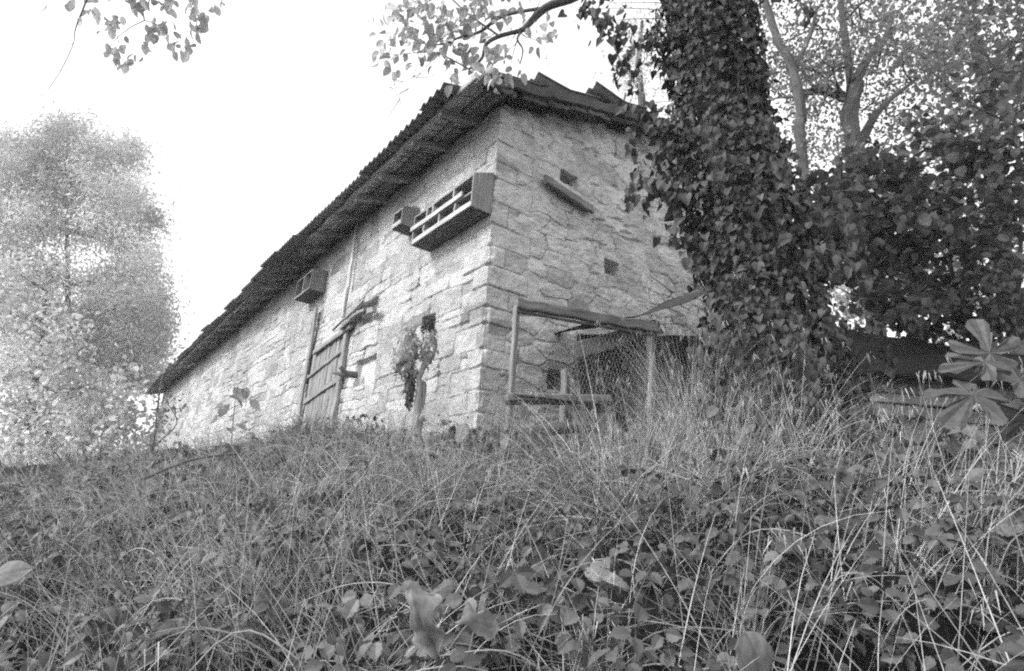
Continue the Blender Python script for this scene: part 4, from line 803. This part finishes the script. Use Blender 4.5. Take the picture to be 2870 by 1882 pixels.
# young plant in front of the left wall
b = at(650, 1290, 5.6); yp = thing('leafy_weed', 'slim young plant with pointed leaves against the long wall left of the door', 'plant', A3(b[0], b[1], float(ground_z(b[0], b[1])))); O = np.array(yp.location); m_ = MB()
st = spline([O, at(648, 1260, 5.6), at(655, 1160, 5.6), at(668, 1075, 5.6)], 6); tube(m_, st, [.006, .003], 5); m_.build('stem', M['bark'], yp, O)
q = np.array([at(x+rng.normal(0, 5), y, 5.6+rng.normal(0, .06)) for x, y in [(668, 1075), (660, 1085), (672, 1090), (640, 1110), (665, 1110), (690, 1085), (700, 1120), (650, 1135), (690, 1130), (640, 1150), (655, 1170), (620, 1140), (660, 1190), (640, 1200), (610, 1160), (600, 1180), (690, 1160)]]); n = len(q)
m_ = MB(); leaves(m_, OVAL, q, rdir(n)*.8+np.sign(rng.normal(size=(n, 1)))*A3(.9, 0, 0)+A3(0, 0, -.3), rdir(n)*.6+A3(0, -.6, .7), rng.uniform(.1, .17, n), rng.uniform(.7, 1.3, n)); m_.build('leaves', M['over'], yp, O)
# pollarded dead stump with dry tufts
b = at(1172, 1270, 5.7); ds = thing('dead_stump', 'dead twisted stump with two pale shaggy heads before the long wall', 'stump', A3(b[0], b[1], float(ground_z(b[0], b[1])))); O = np.array(ds.location); m_ = MB()
dd = 5.7
tube(m_, pxl([(1172, 1290, dd), (1168, 1200, dd), (1172, 1130, dd), (1176, 1075, dd), (1165, 1040, dd)]), [.06, .042, .04, .035, .03], 10, .6)
for pts, r in (([(1165, 1060, dd), (1140, 1020, dd), (1130, 960, dd), (1120, 930, dd)], [.035, .04, .012]), ([(1172, 1065, dd), (1195, 1010, dd), (1205, 960, dd), (1200, 905, dd)], [.03, .04, .015]), ([(1140, 960, dd), (1160, 930, dd), (1168, 915, dd), (1195, 908, dd), (1230, 900, dd)], [.012, .009, .006]), ([(1172, 1160, dd), (1160, 1200, dd-.2), (1120, 1260, dd-.3), (1060, 1285, dd-.4)], [.014, .010, .007]), ([(1176, 1075, dd), (1190, 1080, dd), (1185, 1150, dd)], [.03, .012])):
    tube(m_, pxl(pts), r, 7, .3)
m_.build('trunk', M['wood'], ds, O)
def blob(cx, cy, rx, ry, seed):
    m_ = MB(); c = at(cx, cy, dd); th = np.linspace(0, 2*math.pi, 28, endpoint=False); ph = np.linspace(.03, math.pi-.03, 20); TH, PH = np.meshgrid(th, ph, indexing='ij')
    rr = 1+1.1*fbm(np.cos(TH)*2+5, PH*2.5+np.sin(TH)*2, 4, seed)+.5*fbm(np.cos(TH)*7+5, PH*6+np.sin(TH)*7, 2, seed+4); sc = dd/FPX
    V = np.stack([np.cos(TH)*np.sin(PH)*rx*sc*rr, np.sin(TH)*np.sin(PH)*rx*sc*rr, np.cos(PH)*ry*sc*rr], -1)+c
    i = np.arange(28)[:, None]; k = np.arange(19)[None]; m_.add(V.reshape(-1, 3), np.stack([i*20+k, i*20+k+1, (i+1) % 28*20+k+1, (i+1) % 28*20+k], -1).reshape(-1, 4), .9, V.reshape(-1, 3), True)
    n = 260; f_ = rng.integers(0, 28*20, n); q = V.reshape(-1, 3)[f_]; od = nrm(q-c); leaves(m_, SLIM, q, od*.6+A3(0, 0, -.8)+rng.normal(0, .5, (n, 3)), od+rng.normal(0, .4, (n, 3)), rng.uniform(.03, .07, n), rng.uniform(.75, 1.3, n), 2.2)
    return m_
blob(1138, 985, 32, 62, 3).build('shaggy_head', M['shag'], ds, O); blob(1202, 965, 20, 50, 8).build('shaggy_head', M['shag'], ds, O); blob(1150, 1085, 12, 45, 5).build('hanging_tuft', M['straw'], ds, O); blob(1200, 912, 12, 18, 6).build('hanging_tuft', M['straw'], ds, O)
# heap of dark brushwood at the foot of the door
b = at(860, 1275, 6.6); m_ = MB(); c = A3(b[0], b[1], float(ground_z(b[0], b[1]))); hz = at(860, 1200, 6.6)[2]-c[2]
th = np.linspace(0, 2*math.pi, 30, endpoint=False); ph = np.linspace(.02, 1.6, 10); TH, PH = np.meshgrid(th, ph, indexing='ij'); rr = 1+.5*fbm(np.cos(TH)*2, PH*2+np.sin(TH)*2, 3, 2)
V = np.stack([np.cos(TH)*np.sin(PH)*.42*rr, np.sin(TH)*np.sin(PH)*.35*rr, np.cos(PH)*hz*.95*rr], -1)+c
i = np.arange(30)[:, None]; k = np.arange(9)[None]; m_.add(V.reshape(-1, 3), np.stack([i*10+k, (i+1) % 30*10+k, (i+1) % 30*10+k+1, i*10+k+1], -1).reshape(-1, 4), .5)
n = 900; q = V.reshape(-1, 3)[rng.integers(0, 300, n)]; od = nrm(q-c); blades(m_, q-od*.05, od*.5+rng.normal(0, .7, (n, 3)), rng.uniform(.1, .35, n), rng.uniform(.004, .009, n), A3(0, -.2, -1.4), rng.uniform(.5, 1.8, n), 6)
tag(m_.build('brushwood_heap', M['straw'], None, c), 'dark heap of dry brushwood at the foot of the boarded door', 'heap')
# thin pole lying along the crest
m_ = MB(); a = at(905, 1262, 6.1); b = at(1110, 1266, 5.7); tube(m_, spline([a, (a+b)/2+A3(0, 0, .01), b], 6), .018, 7, .2); tag(m_.build('fallen_pole', M['darkwood'], None, (a+b)/2), 'thin dark pole lying level along the crest below the long wall', 'pole')
m_ = MB(); a = at(395, 1345, 3.8); b = at(660, 1272, 4.2); tube(m_, spline([a, (a+b)/2+A3(0, 0, .04), b], 6), [.012, .006], 7, .2); tag(m_.build('fallen_stick', M['darkwood'], None, (a+b)/2), 'slim dark stick slanting through the grass on the left crest', 'stick')
# weathered log under the pen
m_ = MB(); a = at(1450, 1222, 5.3); b = at(1660, 1195, 5.5); tube(m_, spline([a, (a+b)/2+A3(0, 0, .02), b], 6), [.05, .06, .05], 10, .35); tag(m_.build('old_log', M['barkpale'], None, (a+b)/2), 'short weathered log lying in the weeds below the wire pen', 'log')

# ------------------------------------------------------------------ thin bright mist
m_ = MB(); X0, X1, Y0, Y1, Z0, Z1 = -90, 90, -45, 95, -14, 34
m_.add([(x, y, z) for x in (X0, X1) for y in (Y0, Y1) for z in (Z0, Z1)], [(0, 1, 3, 2), (4, 6, 7, 5), (0, 4, 5, 1), (2, 3, 7, 6), (0, 2, 6, 4), (1, 5, 7, 3)], 1., None, False)
hm = bpy.data.materials.new('mist'); hm.use_nodes = True; nt = hm.node_tree; nt.nodes.clear(); pv = nt.nodes.new('ShaderNodeVolumePrincipled'); om = nt.nodes.new('ShaderNodeOutputMaterial')
pv.inputs['Color'].default_value = (.95, .95, .95, 1); pv.inputs['Density'].default_value = .0016; nt.links.new(pv.outputs[0], om.inputs['Volume'])
tag(m_.build('haze', hm), kind='stuff')

# ------------------------------------------------------------------ light, sky, camera
SUN_AZ, SUN_EL = math.radians(-107), math.radians(34)      # azimuth from +Y towards +X
sd = A3(math.sin(SUN_AZ)*math.cos(SUN_EL), math.cos(SUN_AZ)*math.cos(SUN_EL), math.sin(SUN_EL))
sl = bpy.data.lights.new('sun', 'SUN'); sl.energy = 1.5; sl.angle = math.radians(12); sl.color = (1, 1, 1)
so = bpy.data.objects.new('sun', sl); COL.objects.link(so); so.rotation_euler = Vector(-sd).to_track_quat('-Z', 'Y').to_euler(); so.location = (-20, 0, 30)
w = bpy.data.worlds.new('World'); S.world = w; w.use_nodes = True; nt = w.node_tree; bg = nt.nodes['Background']
sk = nt.nodes.new('ShaderNodeTexSky'); sk.sky_type = 'NISHITA'; sk.sun_disc = False; sk.sun_elevation = SUN_EL; sk.sun_rotation = SUN_AZ
sk.dust_density = 6; sk.air_density = 1.5
bw = nt.nodes.new('ShaderNodeRGBToBW'); nt.links.new(sk.outputs[0], bw.inputs[0])
ad = nt.nodes.new('ShaderNodeMath'); ad.operation = 'ADD'; nt.links.new(bw.outputs[0], ad.inputs[0]); ad.inputs[1].default_value = 5.0      # even cloud veil
nt.links.new(ad.outputs[0], bg.inputs[0]); bg.inputs[1].default_value = .12
cam = bpy.data.cameras.new('camera'); cam.sensor_width = 36; cam.lens = 36*FPX/2870; cam.clip_end = 2000; cam.clip_start = .05
co = bpy.data.objects.new('camera', cam); COL.objects.link(co)
from mathutils import Matrix
co.matrix_world = Matrix(((CX[0], CY[0], -_F[0], 0), (CX[1], CY[1], -_F[1], 0), (CX[2], CY[2], -_F[2], 0), (0, 0, 0, 1)))
S.camera = co
S.view_settings.view_transform = 'Standard'; S.view_settings.look = 'None'; S.view_settings.gamma = 1; S.view_settings.exposure = .78
S.cycles.use_denoising = False; S.cycles.filter_width = 2.1; S.cycles.max_bounces = 6; S.cycles.transparent_max_bounces = 4
S.cycles.sample_clamp_indirect = 6
